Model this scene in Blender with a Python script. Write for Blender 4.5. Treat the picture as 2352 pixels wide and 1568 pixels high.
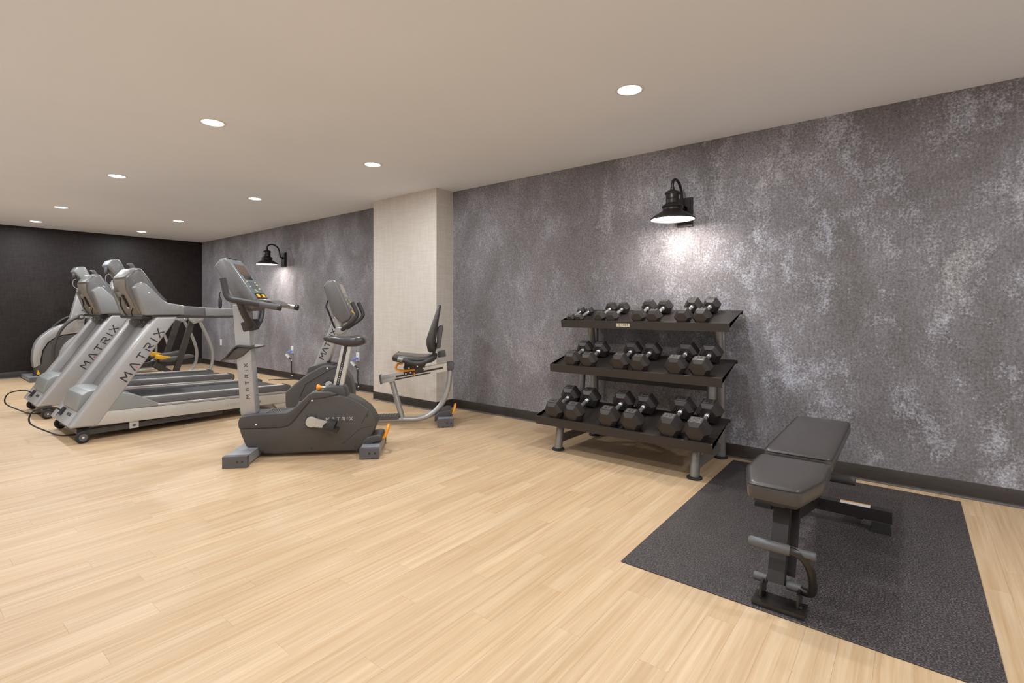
import bpy, bmesh, math, random
from mathutils import Vector, Matrix

random.seed(7)
for o in list(bpy.data.objects):
    bpy.data.objects.remove(o, do_unlink=True)
scene = bpy.context.scene
COL = scene.collection
PI = math.pi

# ------------------------------------------------------------------ camera
F_PX = 1155.0
YAW = math.atan(1444.6 / F_PX)
cam_d = bpy.data.cameras.new('camera')
cam_d.sensor_width = 36.0
cam_d.lens = 36.0 * F_PX / 2352.0
cam_d.shift_y = -79.5 / 2352.0
cam_d.clip_start = 0.05
cam = bpy.data.objects.new('camera', cam_d)
COL.objects.link(cam)
cam.location = (0, 0, 1.14)
cam.rotation_euler = (PI / 2, 0, -YAW)
scene.camera = cam

# ------------------------------------------------------------------ world, light, exposure
w = bpy.data.worlds.new('world')
scene.world = w
w.use_nodes = True
w.node_tree.nodes['Background'].inputs[0].default_value = (0.8, 0.85, 1.0, 1)
w.node_tree.nodes['Background'].inputs[1].default_value = 0.05
scene.view_settings.view_transform = 'Standard'
scene.view_settings.look = 'None'
scene.view_settings.gamma = 1.0
scene.view_settings.exposure = 0.06
scene.view_settings.use_curve_mapping = False
DOWNLIGHT_W = 17.5
SCONCE_W = 8.5

# room
XW, YB, H = 4.03, 11.25, 2.44        # right wall plane, back wall plane, ceiling
XL, YR = -1.35, -2.6

# ------------------------------------------------------------------ materials
MATS = {}
def new_mat(name):
    m = bpy.data.materials.new(name)
    m.use_nodes = True
    nt = m.node_tree
    b = nt.nodes['Principled BSDF']
    return m, nt, b
def node(nt, t, **kw):
    n = nt.nodes.new(t)
    for k, v in kw.items():
        setattr(n, k, v)
    return n
def mixrgb(nt, fac, a, b, blend='MIX'):
    n = nt.nodes.new('ShaderNodeMix'); n.data_type = 'RGBA'; n.blend_type = blend
    for sock, v in ((n.inputs[0], fac), (n.inputs[6], a), (n.inputs[7], b)):
        if isinstance(v, bpy.types.NodeSocket): nt.links.new(v, sock)
        elif isinstance(v, (int, float)): sock.default_value = v
        else: sock.default_value = (*v, 1)
    return n.outputs[2]
def mathn(nt, op, a, b=0.0):
    n = nt.nodes.new('ShaderNodeMath'); n.operation = op
    for sock, v in ((n.inputs[0], a), (n.inputs[1], b)):
        if isinstance(v, bpy.types.NodeSocket): nt.links.new(v, sock)
        else: sock.default_value = v
    return n.outputs[0]
def ramp(nt, fac, stops):
    n = nt.nodes.new('ShaderNodeValToRGB')
    e = n.color_ramp.elements
    while len(e) < len(stops): e.new(0.5)
    for i, (p, c) in enumerate(stops):
        e[i].position = p; e[i].color = (*c, 1) if len(c) == 3 else c
    nt.links.new(fac, n.inputs[0])
    return n.outputs[0]
def noise(nt, vec, scale, detail=4, rough=0.55, dist=0.0):
    n = nt.nodes.new('ShaderNodeTexNoise')
    n.inputs['Scale'].default_value = scale
    n.inputs['Detail'].default_value = detail
    n.inputs['Roughness'].default_value = rough
    n.inputs['Distortion'].default_value = dist
    if vec is not None: nt.links.new(vec, n.inputs['Vector'])
    return n.outputs[0]
def bump(nt, b, height, strength, dist=0.002):
    n = nt.nodes.new('ShaderNodeBump')
    n.inputs['Strength'].default_value = strength
    n.inputs['Distance'].default_value = dist
    nt.links.new(height, n.inputs['Height'])
    nt.links.new(n.outputs[0], b.inputs['Normal'])
def mapping(nt, src, scale=(1, 1, 1), loc=(0, 0, 0)):
    n = nt.nodes.new('ShaderNodeMapping')
    n.inputs['Scale'].default_value = scale
    n.inputs['Location'].default_value = loc
    nt.links.new(src, n.inputs['Vector'])
    return n.outputs[0]
def pmat(name, col, rough=0.5, metal=0.0, var=0.08, grain=60.0, bmp=0.0, bscale=400.0, coat=0.0, spec=0.5):
    """plain procedural material: slight cloud variation in colour and roughness, optional fine relief"""
    m, nt, b = new_mat(name)
    tc = node(nt, 'ShaderNodeTexCoord').outputs['Object']
    n = noise(nt, tc, grain, 3)
    lo = tuple(c * (1 - var) for c in col); hi = tuple(min(1, c * (1 + var)) for c in col)
    nt.links.new(ramp(nt, n, [(0.3, lo), (0.7, hi)]), b.inputs['Base Color'])
    dr = 0.04 * (1 - metal) ** 3
    r = ramp(nt, n, [(0.3, (max(0, rough - dr),) * 3), (0.7, (min(1, rough + dr),) * 3)])
    nt.links.new(r, b.inputs['Roughness'])
    b.inputs['Metallic'].default_value = metal
    b.inputs['Specular IOR Level'].default_value = spec
    b.inputs['Coat Weight'].default_value = coat
    if bmp > 0:
        bump(nt, b, noise(nt, tc, bscale, 2), bmp, 0.001)
    MATS[name] = m
    return m
def emat(name, col, strength):
    m, nt, b = new_mat(name)
    n = noise(nt, node(nt, 'ShaderNodeTexCoord').outputs['Object'], 5.0, 1)
    c = ramp(nt, n, [(0.2, tuple(x * 0.97 for x in col)), (0.8, col)])
    nt.links.new(c, b.inputs['Base Color']); nt.links.new(c, b.inputs['Emission Color'])
    b.inputs['Emission Strength'].default_value = strength
    m.cycles.emission_sampling = 'NONE'      # the lamps' own area lights carry the light
    MATS[name] = m
    return m

pmat('silver', (0.43, 0.415, 0.41), 0.36, 0.25, 0.03, coat=0.15)
pmat('silver_panel', (0.185, 0.173, 0.165), 0.42, 0.15, 0.04)
pmat('frame_beige', (0.52, 0.485, 0.44), 0.42, 0.15, 0.03)
pmat('hood_grey', (0.27, 0.275, 0.265), 0.38, 0.1, 0.04)
pmat('console_grey', (0.140, 0.131, 0.125), 0.36, 0.2, 0.05, coat=0.1)
pmat('console_light', (0.26, 0.258, 0.258), 0.36, 0.2, 0.05, coat=0.15)
pmat('console_back', (0.20, 0.165, 0.132), 0.5, 0.0, 0.06)
pmat('bike_console', (0.150, 0.146, 0.147), 0.36, 0.2, 0.05, coat=0.1)
pmat('rail_grey', (0.15, 0.142, 0.15), 0.42, 0.3, 0.05)
pmat('tube_silver', (0.46, 0.455, 0.45), 0.30, 0.55, 0.03)
pmat('bright_alu', (0.66, 0.65, 0.63), 0.28, 0.7, 0.03)
pmat('chrome', (0.74, 0.74, 0.74), 0.22, 0.85, 0.02)
pmat('sensor_steel', (0.38, 0.37, 0.36), 0.38, 0.7, 0.02)
pmat('shroud', (0.074, 0.065, 0.059), 0.48, 0.0, 0.05, bmp=0.25, bscale=900)
pmat('shroud_top', (0.062, 0.057, 0.056), 0.42, 0.0, 0.05, bmp=0.15, bscale=900)
pmat('stab_grey', (0.33, 0.335, 0.35), 0.42, 0.25, 0.03)
pmat('cap_grey', (0.10, 0.095, 0.10), 0.45, 0.0, 0.05)
pmat('black_plastic', (0.022, 0.02, 0.02), 0.4, 0.0, 0.1)
pmat('foam', (0.040, 0.036, 0.036), 0.55, 0.0, 0.08, bmp=0.2)
pmat('rubber', (0.02, 0.019, 0.018), 0.7, 0.0, 0.1, bmp=0.2)
pmat('belt', (0.03, 0.03, 0.03), 0.6, 0.0, 0.1, bmp=0.3, bscale=700)
pmat('cord', (0.018, 0.016, 0.015), 0.45, 0.0, 0.05)
pmat('vinyl', (0.053, 0.0455, 0.042), 0.36, 0.0, 0.07, grain=200, bmp=0.3, bscale=500, coat=0.15)
pmat('saddle', (0.045, 0.04, 0.042), 0.34, 0.0, 0.06, grain=150, bmp=0.2, bscale=500, coat=0.1)
pmat('dark_link', (0.06, 0.053, 0.048), 0.45, 0.2, 0.06)
pmat('rack_sheet', (0.032, 0.0255, 0.0225), 0.42, 0.1, 0.06, bmp=0.15, bscale=900)
pmat('rack_tube', (0.26, 0.245, 0.23), 0.34, 0.55, 0.05)
pmat('hex_rubber', (0.028, 0.0215, 0.0195), 0.38, 0.0, 0.10, grain=90, bmp=0.25, bscale=350)
pmat('hex_label', (0.085, 0.075, 0.070), 0.5, 0.0, 0.12, grain=300)
pmat('hex_number', (0.018, 0.016, 0.015), 0.5)
pmat('hex_pale', (0.20, 0.21, 0.20), 0.5)
pmat('bench_steel', (0.020, 0.0165, 0.015), 0.34, 0.1, 0.05, coat=0.1)
pmat('bench_grip', (0.10, 0.098, 0.10), 0.45, 0.1, 0.05)
pmat('orange', (0.90, 0.34, 0.02), 0.35, 0.0, 0.04)
pmat('amber', (0.90, 0.50, 0.03), 0.4, 0.0, 0.04)
pmat('red_paint', (0.75, 0.03, 0.04), 0.4)
pmat('white_paint', (0.78, 0.77, 0.75), 0.4)
pmat('blue_tape', (0.22, 0.30, 0.75), 0.45)
pmat('ink', (0.035, 0.032, 0.033), 0.5)
pmat('ink_faint', (0.40, 0.37, 0.34), 0.5)
pmat('ink_pale', (0.62, 0.60, 0.58), 0.45)
pmat('screen', (0.10, 0.060, 0.045), 0.12, 0.0, 0.15, grain=25, coat=0.6)  # brownish reflection on the display put into its base colour
pmat('screen_dark', (0.03, 0.026, 0.026), 0.15, 0.0, 0.1, coat=0.6)
pmat('keypad', (0.13, 0.15, 0.165), 0.35, 0.0, 0.25, grain=120)
pmat('key_gold', (0.62, 0.50, 0.24), 0.4)
pmat('bronze', (0.022, 0.017, 0.015), 0.38, 0.5, 0.08)
pmat('shade_inside', (0.85, 0.84, 0.82), 0.4)
pmat('badge', (0.70, 0.62, 0.48), 0.4, 0.2)
pmat('sticker_white', (0.75, 0.73, 0.72), 0.45)
pmat('green_led', (0.02, 0.35, 0.14), 0.3)
pmat('toe_highlight', (0.12, 0.105, 0.10), 0.38)  # highlight along the cove base toe, painted as a lighter grey
emat('lamp_glow', (1.0, 0.98, 0.96), 6.0)
emat('sconce_glow', (1.0, 0.97, 0.93), 4.0)
emat('led_red', (1.0, 0.03, 0.05), 2.5)

def mat_ceiling():
    m, nt, b = new_mat('ceiling_paint')
    tc = node(nt, 'ShaderNodeNewGeometry').outputs['Position']
    n = noise(nt, tc, 1.3, 3)
    nt.links.new(ramp(nt, n, [(0.3, (0.845, 0.87, 0.925)), (0.7, (0.87, 0.895, 0.95))]), b.inputs['Base Color'])
    b.inputs['Roughness'].default_value = 0.8
    bump(nt, b, noise(nt, tc, 120, 3), 0.15, 0.002)
    return m
def mat_wallpaper():
    m, nt, b = new_mat('grey_wallpaper')
    pos = node(nt, 'ShaderNodeNewGeometry').outputs['Position']
    streak = mapping(nt, pos, (1, 1.0, 0.72))
    fibre = mapping(nt, pos, (1, 90, 9))
    big = noise(nt, streak, 1.5, 6, 0.60, 0.5)
    mid = noise(nt, mapping(nt, streak, (1, 1, 1), (3.1, 7.7, 1.3)), 4.2, 9, 0.70, 0.35)
    fine = noise(nt, pos, 75, 5, 0.80)
    fib = noise(nt, fibre, 1.0, 4, 0.65)
    base = mixrgb(nt, ramp(nt, big, [(0.32, (0, 0, 0)), (0.68, (1, 1, 1))]), (0.160, 0.145, 0.147), (0.272, 0.255, 0.272))
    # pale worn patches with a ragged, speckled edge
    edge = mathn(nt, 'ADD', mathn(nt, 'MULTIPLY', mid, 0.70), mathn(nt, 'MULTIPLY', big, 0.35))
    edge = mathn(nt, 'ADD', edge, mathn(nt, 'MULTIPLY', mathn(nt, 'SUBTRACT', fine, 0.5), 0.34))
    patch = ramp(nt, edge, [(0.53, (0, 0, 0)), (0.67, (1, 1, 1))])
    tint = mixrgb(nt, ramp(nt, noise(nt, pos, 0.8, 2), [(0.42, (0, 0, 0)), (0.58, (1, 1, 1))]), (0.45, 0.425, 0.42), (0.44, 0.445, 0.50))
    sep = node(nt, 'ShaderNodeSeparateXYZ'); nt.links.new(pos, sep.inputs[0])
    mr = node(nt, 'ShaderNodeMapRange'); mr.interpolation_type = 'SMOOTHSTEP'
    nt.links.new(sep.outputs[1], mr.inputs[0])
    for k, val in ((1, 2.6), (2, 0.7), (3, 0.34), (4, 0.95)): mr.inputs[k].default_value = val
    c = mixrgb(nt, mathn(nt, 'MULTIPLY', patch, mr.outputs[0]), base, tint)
    gr = ramp(nt, fine, [(0.30, (0.50, 0.49, 0.48)), (0.72, (1.50, 1.50, 1.51))])
    c = mixrgb(nt, 1.0, c, gr, 'MULTIPLY')
    fr = ramp(nt, fib, [(0.30, (0.88, 0.88, 0.87)), (0.70, (1.12, 1.12, 1.13))])
    c = mixrgb(nt, 1.0, c, fr, 'MULTIPLY')
    nt.links.new(c, b.inputs['Base Color'])
    b.inputs['Roughness'].default_value = 0.78
    b.inputs['Specular IOR Level'].default_value = 0.25
    bump(nt, b, mathn(nt, 'ADD', fine, mathn(nt, 'MULTIPLY', fib, 0.4)), 0.5, 0.003)
    return m
def mat_darkpaper():
    m, nt, b = new_mat('dark_brown_wallpaper')
    pos = node(nt, 'ShaderNodeNewGeometry').outputs['Position']
    a = noise(nt, mapping(nt, pos, (90, 1, 8)), 1.0, 3, 0.6)
    c = noise(nt, mapping(nt, pos, (8, 1, 90)), 1.0, 3, 0.6)
    weave = mathn(nt, 'MULTIPLY', mathn(nt, 'ADD', a, c), 0.5)
    big = noise(nt, pos, 0.9, 3)
    col = mixrgb(nt, ramp(nt, weave, [(0.35, (0, 0, 0)), (0.65, (1, 1, 1))]), (0.0115, 0.0072, 0.0066), (0.027, 0.0185, 0.0175))
    col = mixrgb(nt, 1.0, col, ramp(nt, big, [(0.3, (0.85, 0.85, 0.85)), (0.7, (1.15, 1.15, 1.15))]), 'MULTIPLY')
    nt.links.new(col, b.inputs['Base Color'])
    b.inputs['Roughness'].default_value = 0.55
    b.inputs['Specular IOR Level'].default_value = 0.28
    bump(nt, b, weave, 0.4, 0.002)
    return m
def mat_beige_linen():
    m, nt, b = new_mat('beige_linen')
    pos = node(nt, 'ShaderNodeNewGeometry').outputs['Position']
    a = noise(nt, mapping(nt, pos, (60, 60, 4)), 1.0, 3, 0.6)
    c = noise(nt, mapping(nt, pos, (5, 5, 60)), 1.0, 3, 0.6)
    weave = mathn(nt, 'MULTIPLY', mathn(nt, 'ADD', a, c), 0.5)
    col = mixrgb(nt, ramp(nt, weave, [(0.3, (0, 0, 0)), (0.7, (1, 1, 1))]), (0.56, 0.495, 0.43), (0.69, 0.625, 0.56))
    nt.links.new(col, b.inputs['Base Color'])
    b.inputs['Roughness'].default_value = 0.7
    bump(nt, b, weave, 0.25, 0.002)
    return m
def mat_baseboard():
    m, nt, b = new_mat('brown_rubber_base')
    pos = node(nt, 'ShaderNodeNewGeometry').outputs['Position']
    n = noise(nt, mapping(nt, pos, (4, 4, 30)), 1.5, 5)
    nt.links.new(ramp(nt, n, [(0.3, (0.022, 0.015, 0.011)), (0.7, (0.036, 0.025, 0.018))]), b.inputs['Base Color'])
    b.inputs['Roughness'].default_value = 0.42
    return m
def mat_planks(name, use_attr):
    m, nt, b = new_mat(name)
    pos = node(nt, 'ShaderNodeNewGeometry').outputs['Position']
    if use_attr:
        rnd = node(nt, 'ShaderNodeAttribute', attribute_name='plank_random').outputs['Fac']
    else:
        rnd = node(nt, 'ShaderNodeObjectInfo').outputs['Random']
    comb = node(nt, 'ShaderNodeCombineXYZ')
    nt.links.new(mathn(nt, 'MULTIPLY', rnd, 37.0), comb.inputs[0])
    nt.links.new(mathn(nt, 'MULTIPLY', rnd, 91.0), comb.inputs[2])
    vadd = node(nt, 'ShaderNodeVectorMath', operation='ADD')
    nt.links.new(pos, vadd.inputs[0]); nt.links.new(comb.outputs[0], vadd.inputs[1])
    v = vadd.outputs[0]
    g1 = noise(nt, mapping(nt, v, (1.3, 42, 1)), 1.0, 4, 0.58, 0.5)
    g2 = noise(nt, mapping(nt, v, (5, 150, 1)), 1.0, 3, 0.6, 0.2)
    g3 = noise(nt, mapping(nt, v, (0.9, 7, 1)), 1.0, 2, 0.5, 0.4)
    tone = mixrgb(nt, rnd, (0.605, 0.436, 0.272), (0.635, 0.470, 0.304))
    dark = mixrgb(nt, 1.0, tone, (0.83, 0.74, 0.63), 'MULTIPLY')
    c = mixrgb(nt, ramp(nt, g1, [(0.38, (0, 0, 0)), (0.66, (0.85, 0.85, 0.85))]), tone, dark)
    c = mixrgb(nt, 1.0, c, ramp(nt, g2, [(0.30, (0.93, 0.92, 0.90)), (0.70, (1.05, 1.05, 1.05))]), 'MULTIPLY')
    c = mixrgb(nt, 1.0, c, ramp(nt, g3, [(0.30, (0.93, 0.91, 0.89)), (0.70, (1.06, 1.06, 1.07))]), 'MULTIPLY')
    nt.links.new(c, b.inputs['Base Color'])
    nt.links.new(ramp(nt, g2, [(0.3, (0.42,) * 3), (0.7, (0.52,) * 3)]), b.inputs['Roughness'])
    b.inputs['Specular IOR Level'].default_value = 0.4
    bump(nt, b, g2, 0.10, 0.001)
    return m
def mat_rubber_mat():
    m, nt, b = new_mat('black_rubber_mat')
    pos = node(nt, 'ShaderNodeNewGeometry').outputs['Position']
    f = noise(nt, pos, 150, 4, 0.75)
    g = noise(nt, pos, 2.2, 4, 0.6)
    v = node(nt, 'ShaderNodeTexVoronoi'); v.inputs['Scale'].default_value = 240
    nt.links.new(pos, v.inputs['Vector'])
    c = mixrgb(nt, ramp(nt, f, [(0.46, (0, 0, 0)), (0.66, (1, 1, 1))]), (0.028, 0.0215, 0.0205), (0.158, 0.132, 0.131))
    c = mixrgb(nt, 1.0, c, ramp(nt, g, [(0.3, (0.85, 0.85, 0.85)), (0.7, (1.15, 1.15, 1.15))]), 'MULTIPLY')
    nt.links.new(c, b.inputs['Base Color'])
    b.inputs['Roughness'].default_value = 0.5
    bump(nt, b, v.outputs['Distance'], 0.6, 0.002)
    return m
MATS['ceiling_paint'] = mat_ceiling()
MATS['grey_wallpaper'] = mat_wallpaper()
MATS['dark_wallpaper'] = mat_darkpaper()
MATS['beige_linen'] = mat_beige_linen()
MATS['baseboard'] = mat_baseboard()
MATS['plank'] = mat_planks('wood_plank', False)
MATS['plank_field'] = mat_planks('wood_plank_field', True)
MATS['rubber_mat'] = mat_rubber_mat()
pmat('subfloor', (0.46, 0.32, 0.19), 0.7)

# ------------------------------------------------------------------ mesh helpers
def V(*a): return Vector(a)
def link(o, parent=None):
    COL.objects.link(o)
    if parent is not None: o.parent = parent
    return o
def obj(name, bm, mat, parent=None, label=None, angle=35):
    me = bpy.data.meshes.new(name)
    bmesh.ops.recalc_face_normals(bm, faces=bm.faces[:])
    bm.to_mesh(me); bm.free()
    me.materials.append(MATS[mat])
    me.polygons.foreach_set('use_smooth', [True] * len(me.polygons))
    me.set_sharp_from_angle(angle=math.radians(angle))
    o = bpy.data.objects.new(name, me)
    if label: o['label'] = label
    return link(o, parent)
def each(name, bms, mat, parent):
    for b in bms: obj(name, b, mat, parent)
def thing(name, label, cat, loc=(0, 0, 0), rz=0.0, group=None, rot=None):
    o = bpy.data.objects.new(name, None)
    o.empty_display_size = 0.1
    o.location = loc
    o.rotation_euler = rot if rot else (0, 0, rz)
    o['label'] = label; o['category'] = cat
    if group: o['group'] = group
    return link(o)
def copy_tree(o, parent=None):
    c = o.copy(); COL.objects.link(c); c.parent = parent
    for ch in list(o.children): copy_tree(ch, c)
    return c
def struct(o): o['kind'] = 'structure'; return o
def merge(*bms):
    a = bms[0]
    for b in bms[1:]:
        me = bpy.data.meshes.new('tmp'); b.to_mesh(me); b.free()
        a.from_mesh(me); bpy.data.meshes.remove(me)
    return a
def do_bevel(bm, w, seg=2, sel=None):
    if w <= 0: return bm
    edges = sel if sel is not None else [e for e in bm.edges if len(e.link_faces) == 2 and e.calc_face_angle(0) > 0.35]
    bmesh.ops.bevel(bm, geom=edges, offset=w, offset_type='OFFSET', segments=seg, profile=0.5, affect='EDGES', clamp_overlap=True)
    return bm
def box(x0, x1, y0, y1, z0, z1, bev=0.0, seg=2):
    bm = bmesh.new()
    vs = [bm.verts.new((x, y, z)) for z in (z0, z1) for x, y in ((x0, y0), (x1, y0), (x1, y1), (x0, y1))]
    for f in ((3, 2, 1, 0), (4, 5, 6, 7), (0, 1, 5, 4), (1, 2, 6, 5), (2, 3, 7, 6), (3, 0, 4, 7)):
        bm.faces.new([vs[i] for i in f])
    return do_bevel(bm, bev, seg)
def prism(pts, y0, y1, bev=0.0, seg=2):
    """polygon of (x, z) points extruded along y"""
    bm = bmesh.new()
    a = [bm.verts.new((x, y0, z)) for x, z in pts]
    b = [bm.verts.new((x, y1, z)) for x, z in pts]
    bm.faces.new(a); bm.faces.new(b[::-1])
    n = len(pts)
    for i in range(n):
        bm.faces.new((a[i], b[i], b[(i + 1) % n], a[(i + 1) % n]))
    bmesh.ops.recalc_face_normals(bm, faces=bm.faces[:])
    if bev > 0:
        caps = [e for e in bm.edges if len(e.link_faces) == 2 and e.calc_face_angle(0) > 0.45]
        do_bevel(bm, bev, seg, caps)
    return bm
def prism_z(pts, z0, z1, bev=0.0, seg=2):
    bm = prism(pts, z0, z1, bev, seg)       # (x,y) pts extruded along z
    bmesh.ops.transform(bm, matrix=Matrix(((1, 0, 0, 0), (0, 0, 1, 0), (0, 1, 0, 0), (0, 0, 0, 1))), verts=bm.verts[:])
    return bm
def ribbon(pts, th, y0, y1, bev=0.0):
    """open (x, z) polyline with a thickness, extruded along y"""
    up, dn = [], []
    for i, p in enumerate(pts):
        a = Vector(pts[max(0, i - 1)]); b = Vector(pts[min(len(pts) - 1, i + 1)])
        d = (b - a).normalized(); n = Vector((-d.y, d.x))
        up.append(tuple(Vector(p) + n * th / 2)); dn.append(tuple(Vector(p) - n * th / 2))
    return prism(up + dn[::-1], y0, y1, bev, 1)
def smooth(pts, n=6):
    P = [Vector(p) for p in pts]; out = []
    for i in range(len(P) - 1):
        p0 = P[max(0, i - 1)]; p1 = P[i]; p2 = P[i + 1]; p3 = P[min(len(P) - 1, i + 2)]
        for k in range(n):
            t = k / n
            out.append(0.5 * ((2 * p1) + (p2 - p0) * t + (2 * p0 - 5 * p1 + 4 * p2 - p3) * t * t + (-p0 + 3 * p1 - 3 * p2 + p3) * t ** 3))
    out.append(P[-1])
    return out
def tube(pts, r, segs=12, flat=1.0, up=None):
    """tube along 3d points; r a number or one per point; flat squeezes the cross-section"""
    P = [Vector(p) for p in pts]; n = len(P)
    rs = r if isinstance(r, (list, tuple)) else [r] * n
    bm = bmesh.new(); rings = []
    T = [(P[min(n - 1, i + 1)] - P[max(0, i - 1)]).normalized() for i in range(n)]
    ref = Vector(up) if up else (Vector((0, 0, 1)) if abs(T[0].z) < 0.9 else Vector((0, 1, 0)))
    nrm = (ref - T[0] * ref.dot(T[0])).normalized()
    for i in range(n):
        nrm = (nrm - T[i] * nrm.dot(T[i])).normalized()
        bi = T[i].cross(nrm)
        rings.append([bm.verts.new(P[i] + (nrm * math.cos(2 * PI * k / segs) * flat + bi * math.sin(2 * PI * k / segs)) * rs[i]) for k in range(segs)])
    for i in range(n - 1):
        for k in range(segs):
            bm.faces.new((rings[i][k], rings[i][(k + 1) % segs], rings[i + 1][(k + 1) % segs], rings[i + 1][k]))
    bm.faces.new(rings[0][::-1]); bm.faces.new(rings[-1])
    return bm
def bar(p0, p1, w, h, bev=0.0, up=(0, 0, 1)):
    """rectangular bar from p0 to p1, w across, h along 'up'"""
    p0, p1 = Vector(p0), Vector(p1)
    d = (p1 - p0).normalized(); u = Vector(up); u = (u - d * u.dot(d)).normalized(); s = d.cross(u)
    bm = box(0, (p1 - p0).length, -w / 2, w / 2, -h / 2, h / 2, bev)
    M = Matrix(((d.x, s.x, u.x, p0.x), (d.y, s.y, u.y, p0.y), (d.z, s.z, u.z, p0.z), (0, 0, 0, 1)))
    bmesh.ops.transform(bm, matrix=M, verts=bm.verts[:])
    return bm
def lathe(prof, segs=28, c=(0, 0, 0), axis='Z'):
    bm = bmesh.new(); rings = []
    for r, z in prof:
        if r < 1e-5: rings.append([bm.verts.new((0, 0, z))])
        else: rings.append([bm.verts.new((r * math.cos(2 * PI * k / segs), r * math.sin(2 * PI * k / segs), z)) for k in range(segs)])
    for a, b in zip(rings, rings[1:]):
        for k in range(segs):
            q = [a[k % len(a)], a[(k + 1) % len(a)], b[(k + 1) % len(b)], b[k % len(b)]]
            q = list(dict.fromkeys(q))
            if len(q) > 2: bm.faces.new(q)
    if axis == 'Y': M = Matrix.Rotation(-PI / 2, 4, 'X')
    elif axis == 'X': M = Matrix.Rotation(PI / 2, 4, 'Y')
    else: M = Matrix.Identity(4)
    bmesh.ops.transform(bm, matrix=Matrix.Translation(c) @ M, verts=bm.verts[:])
    return bm
def disc(c, r, h, axis='Y', segs=24, bev=0.0):
    b = bev if bev else min(r, h) * 0.15
    return lathe([(0, 0), (r - b, 0), (r, b), (r, h - b), (r - b, h), (0, h)], segs, c, axis)
def loft(secs, cap=True):
    bm = bmesh.new(); rings = [[bm.verts.new(p) for p in s] for s in secs]
    n = len(rings[0])
    for a, b in zip(rings, rings[1:]):
        for k in range(n): bm.faces.new((a[k], a[(k + 1) % n], b[(k + 1) % n], b[k]))
    if cap: bm.faces.new(rings[0][::-1]); bm.faces.new(rings[-1])
    return bm
def xform(bm, M):
    bmesh.ops.transform(bm, matrix=M, verts=bm.verts[:]); return bm

# lettering -----------------------------------------------------------
def frame(o, u, v):
    """matrix that puts flat text (x right, y up) at o with directions u, v"""
    u = Vector(u).normalized(); v = Vector(v); v = (v - u * v.dot(u)).normalized(); n = u.cross(v)
    return Matrix(((u.x, v.x, n.x, o[0]), (u.y, v.y, n.y, o[1]), (u.z, v.z, n.z, o[2]), (0, 0, 0, 1)))
GLYPH = {
    'M': (1.15, [[(0, 0), (0.12, 1), (0.575, 0.38), (1.03, 1), (1.15, 0)]]),
    'A': (1.0, [[(0, 0), (0.42, 1), (0.58, 1), (1.0, 0)]]),
    'T': (0.95, [[(0, 0.93), (0.95, 0.93)], [(0.475, 0.93), (0.475, 0)]]),
    'R': (0.95, [[(0.02, 0), (0.02, 0.62)], [(0, 0.93), (0.75, 0.93), (0.88, 0.78), (0.88, 0.58), (0.75, 0.45), (0.3, 0.45), (0.95, 0)]]),
    'I': (0.16, [[(0.08, 0), (0.08, 1)]]),
    'X': (0.95, [[(0, 0), (0.95, 1)], [(0, 1), (0.95, 0)]]),
}
def matrix_word(height, length, M, mat, parent, dot=None, th=0.16):
    """the wide logo lettering drawn from straight strokes, its A without a bar"""
    wsum = sum(GLYPH[c][0] for c in 'MATRIX') * 1.0
    gap = (length / height - wsum) / 5.0
    bm = bmesh.new(); x = 0; dots = None
    for c in 'MATRIX':
        wd, strokes = GLYPH[c]
        for s in strokes:
            for p, q in zip(s, s[1:]):
                p, q = Vector(p), Vector(q); d = (q - p).normalized(); n = Vector((-d.y, d.x)) * th / 2
                p = p - d * 0.03; q = q + d * 0.03
                lo = [bm.verts.new(((x + a.x) * height, a.y * height, 0.0)) for a in (p + n, q + n, q - n, p - n)]
                hi = [bm.verts.new((a.co.x, a.co.y, 0.0012)) for a in lo]
                bm.faces.new(hi[::-1])
                for i in range(4): bm.faces.new((lo[i], lo[(i + 1) % 4], hi[(i + 1) % 4], hi[i]))
        if c == 'A' and dot: dots = ((x + wd / 2) * height, 0.14 * height)
        x += wd + gap
    o = obj('lettering', xform(bm, M), mat, parent)
    if dots:
        obj('logo_dot', xform(disc((dots[0], dots[1], 0), 0.10 * height, 0.0014, 'Z', 12), M), dot, parent)
    return o
TEXTS = {}
def text_mesh(s, size):
    key = (s, size)
    if key not in TEXTS:
        cu = bpy.data.curves.new('text', 'FONT'); cu.body = s; cu.size = size
        cu.align_x = 'CENTER'; cu.align_y = 'CENTER'; cu.extrude = 0.0006; cu.resolution_u = 3
        o = bpy.data.objects.new('text', cu); COL.objects.link(o)
        bpy.context.view_layer.update()
        me = bpy.data.meshes.new_from_object(o.evaluated_get(bpy.context.evaluated_depsgraph_get()))
        bpy.data.objects.remove(o, do_unlink=True)
        TEXTS[key] = me
    return TEXTS[key]
def text(s, size, M, mat, parent, name='lettering'):
    me = text_mesh(s, size).copy()
    me.transform(M)
    me.materials.clear(); me.materials.append(MATS[mat])
    o = bpy.data.objects.new(name, me)
    return link(o, parent)

# ------------------------------------------------------------------ the room
def visible_size(x, y):
    """rough size in the picture of something lying at x, y on the floor; 0 when outside the frame"""
    fx, fy = math.sin(YAW), math.cos(YAW)
    dep = x * fx + y * fy
    if dep < 0.4: return 0
    u = 1176 + F_PX * (x * fy - y * fx) / dep
    v = 704.5 + F_PX * 1.14 / dep
    if u < -260 or u > 2600 or v > 1700: return 0
    return 1 / dep ** 2 / (1 if (-40 < u < 2400 and v < 1600) else 3)

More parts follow.
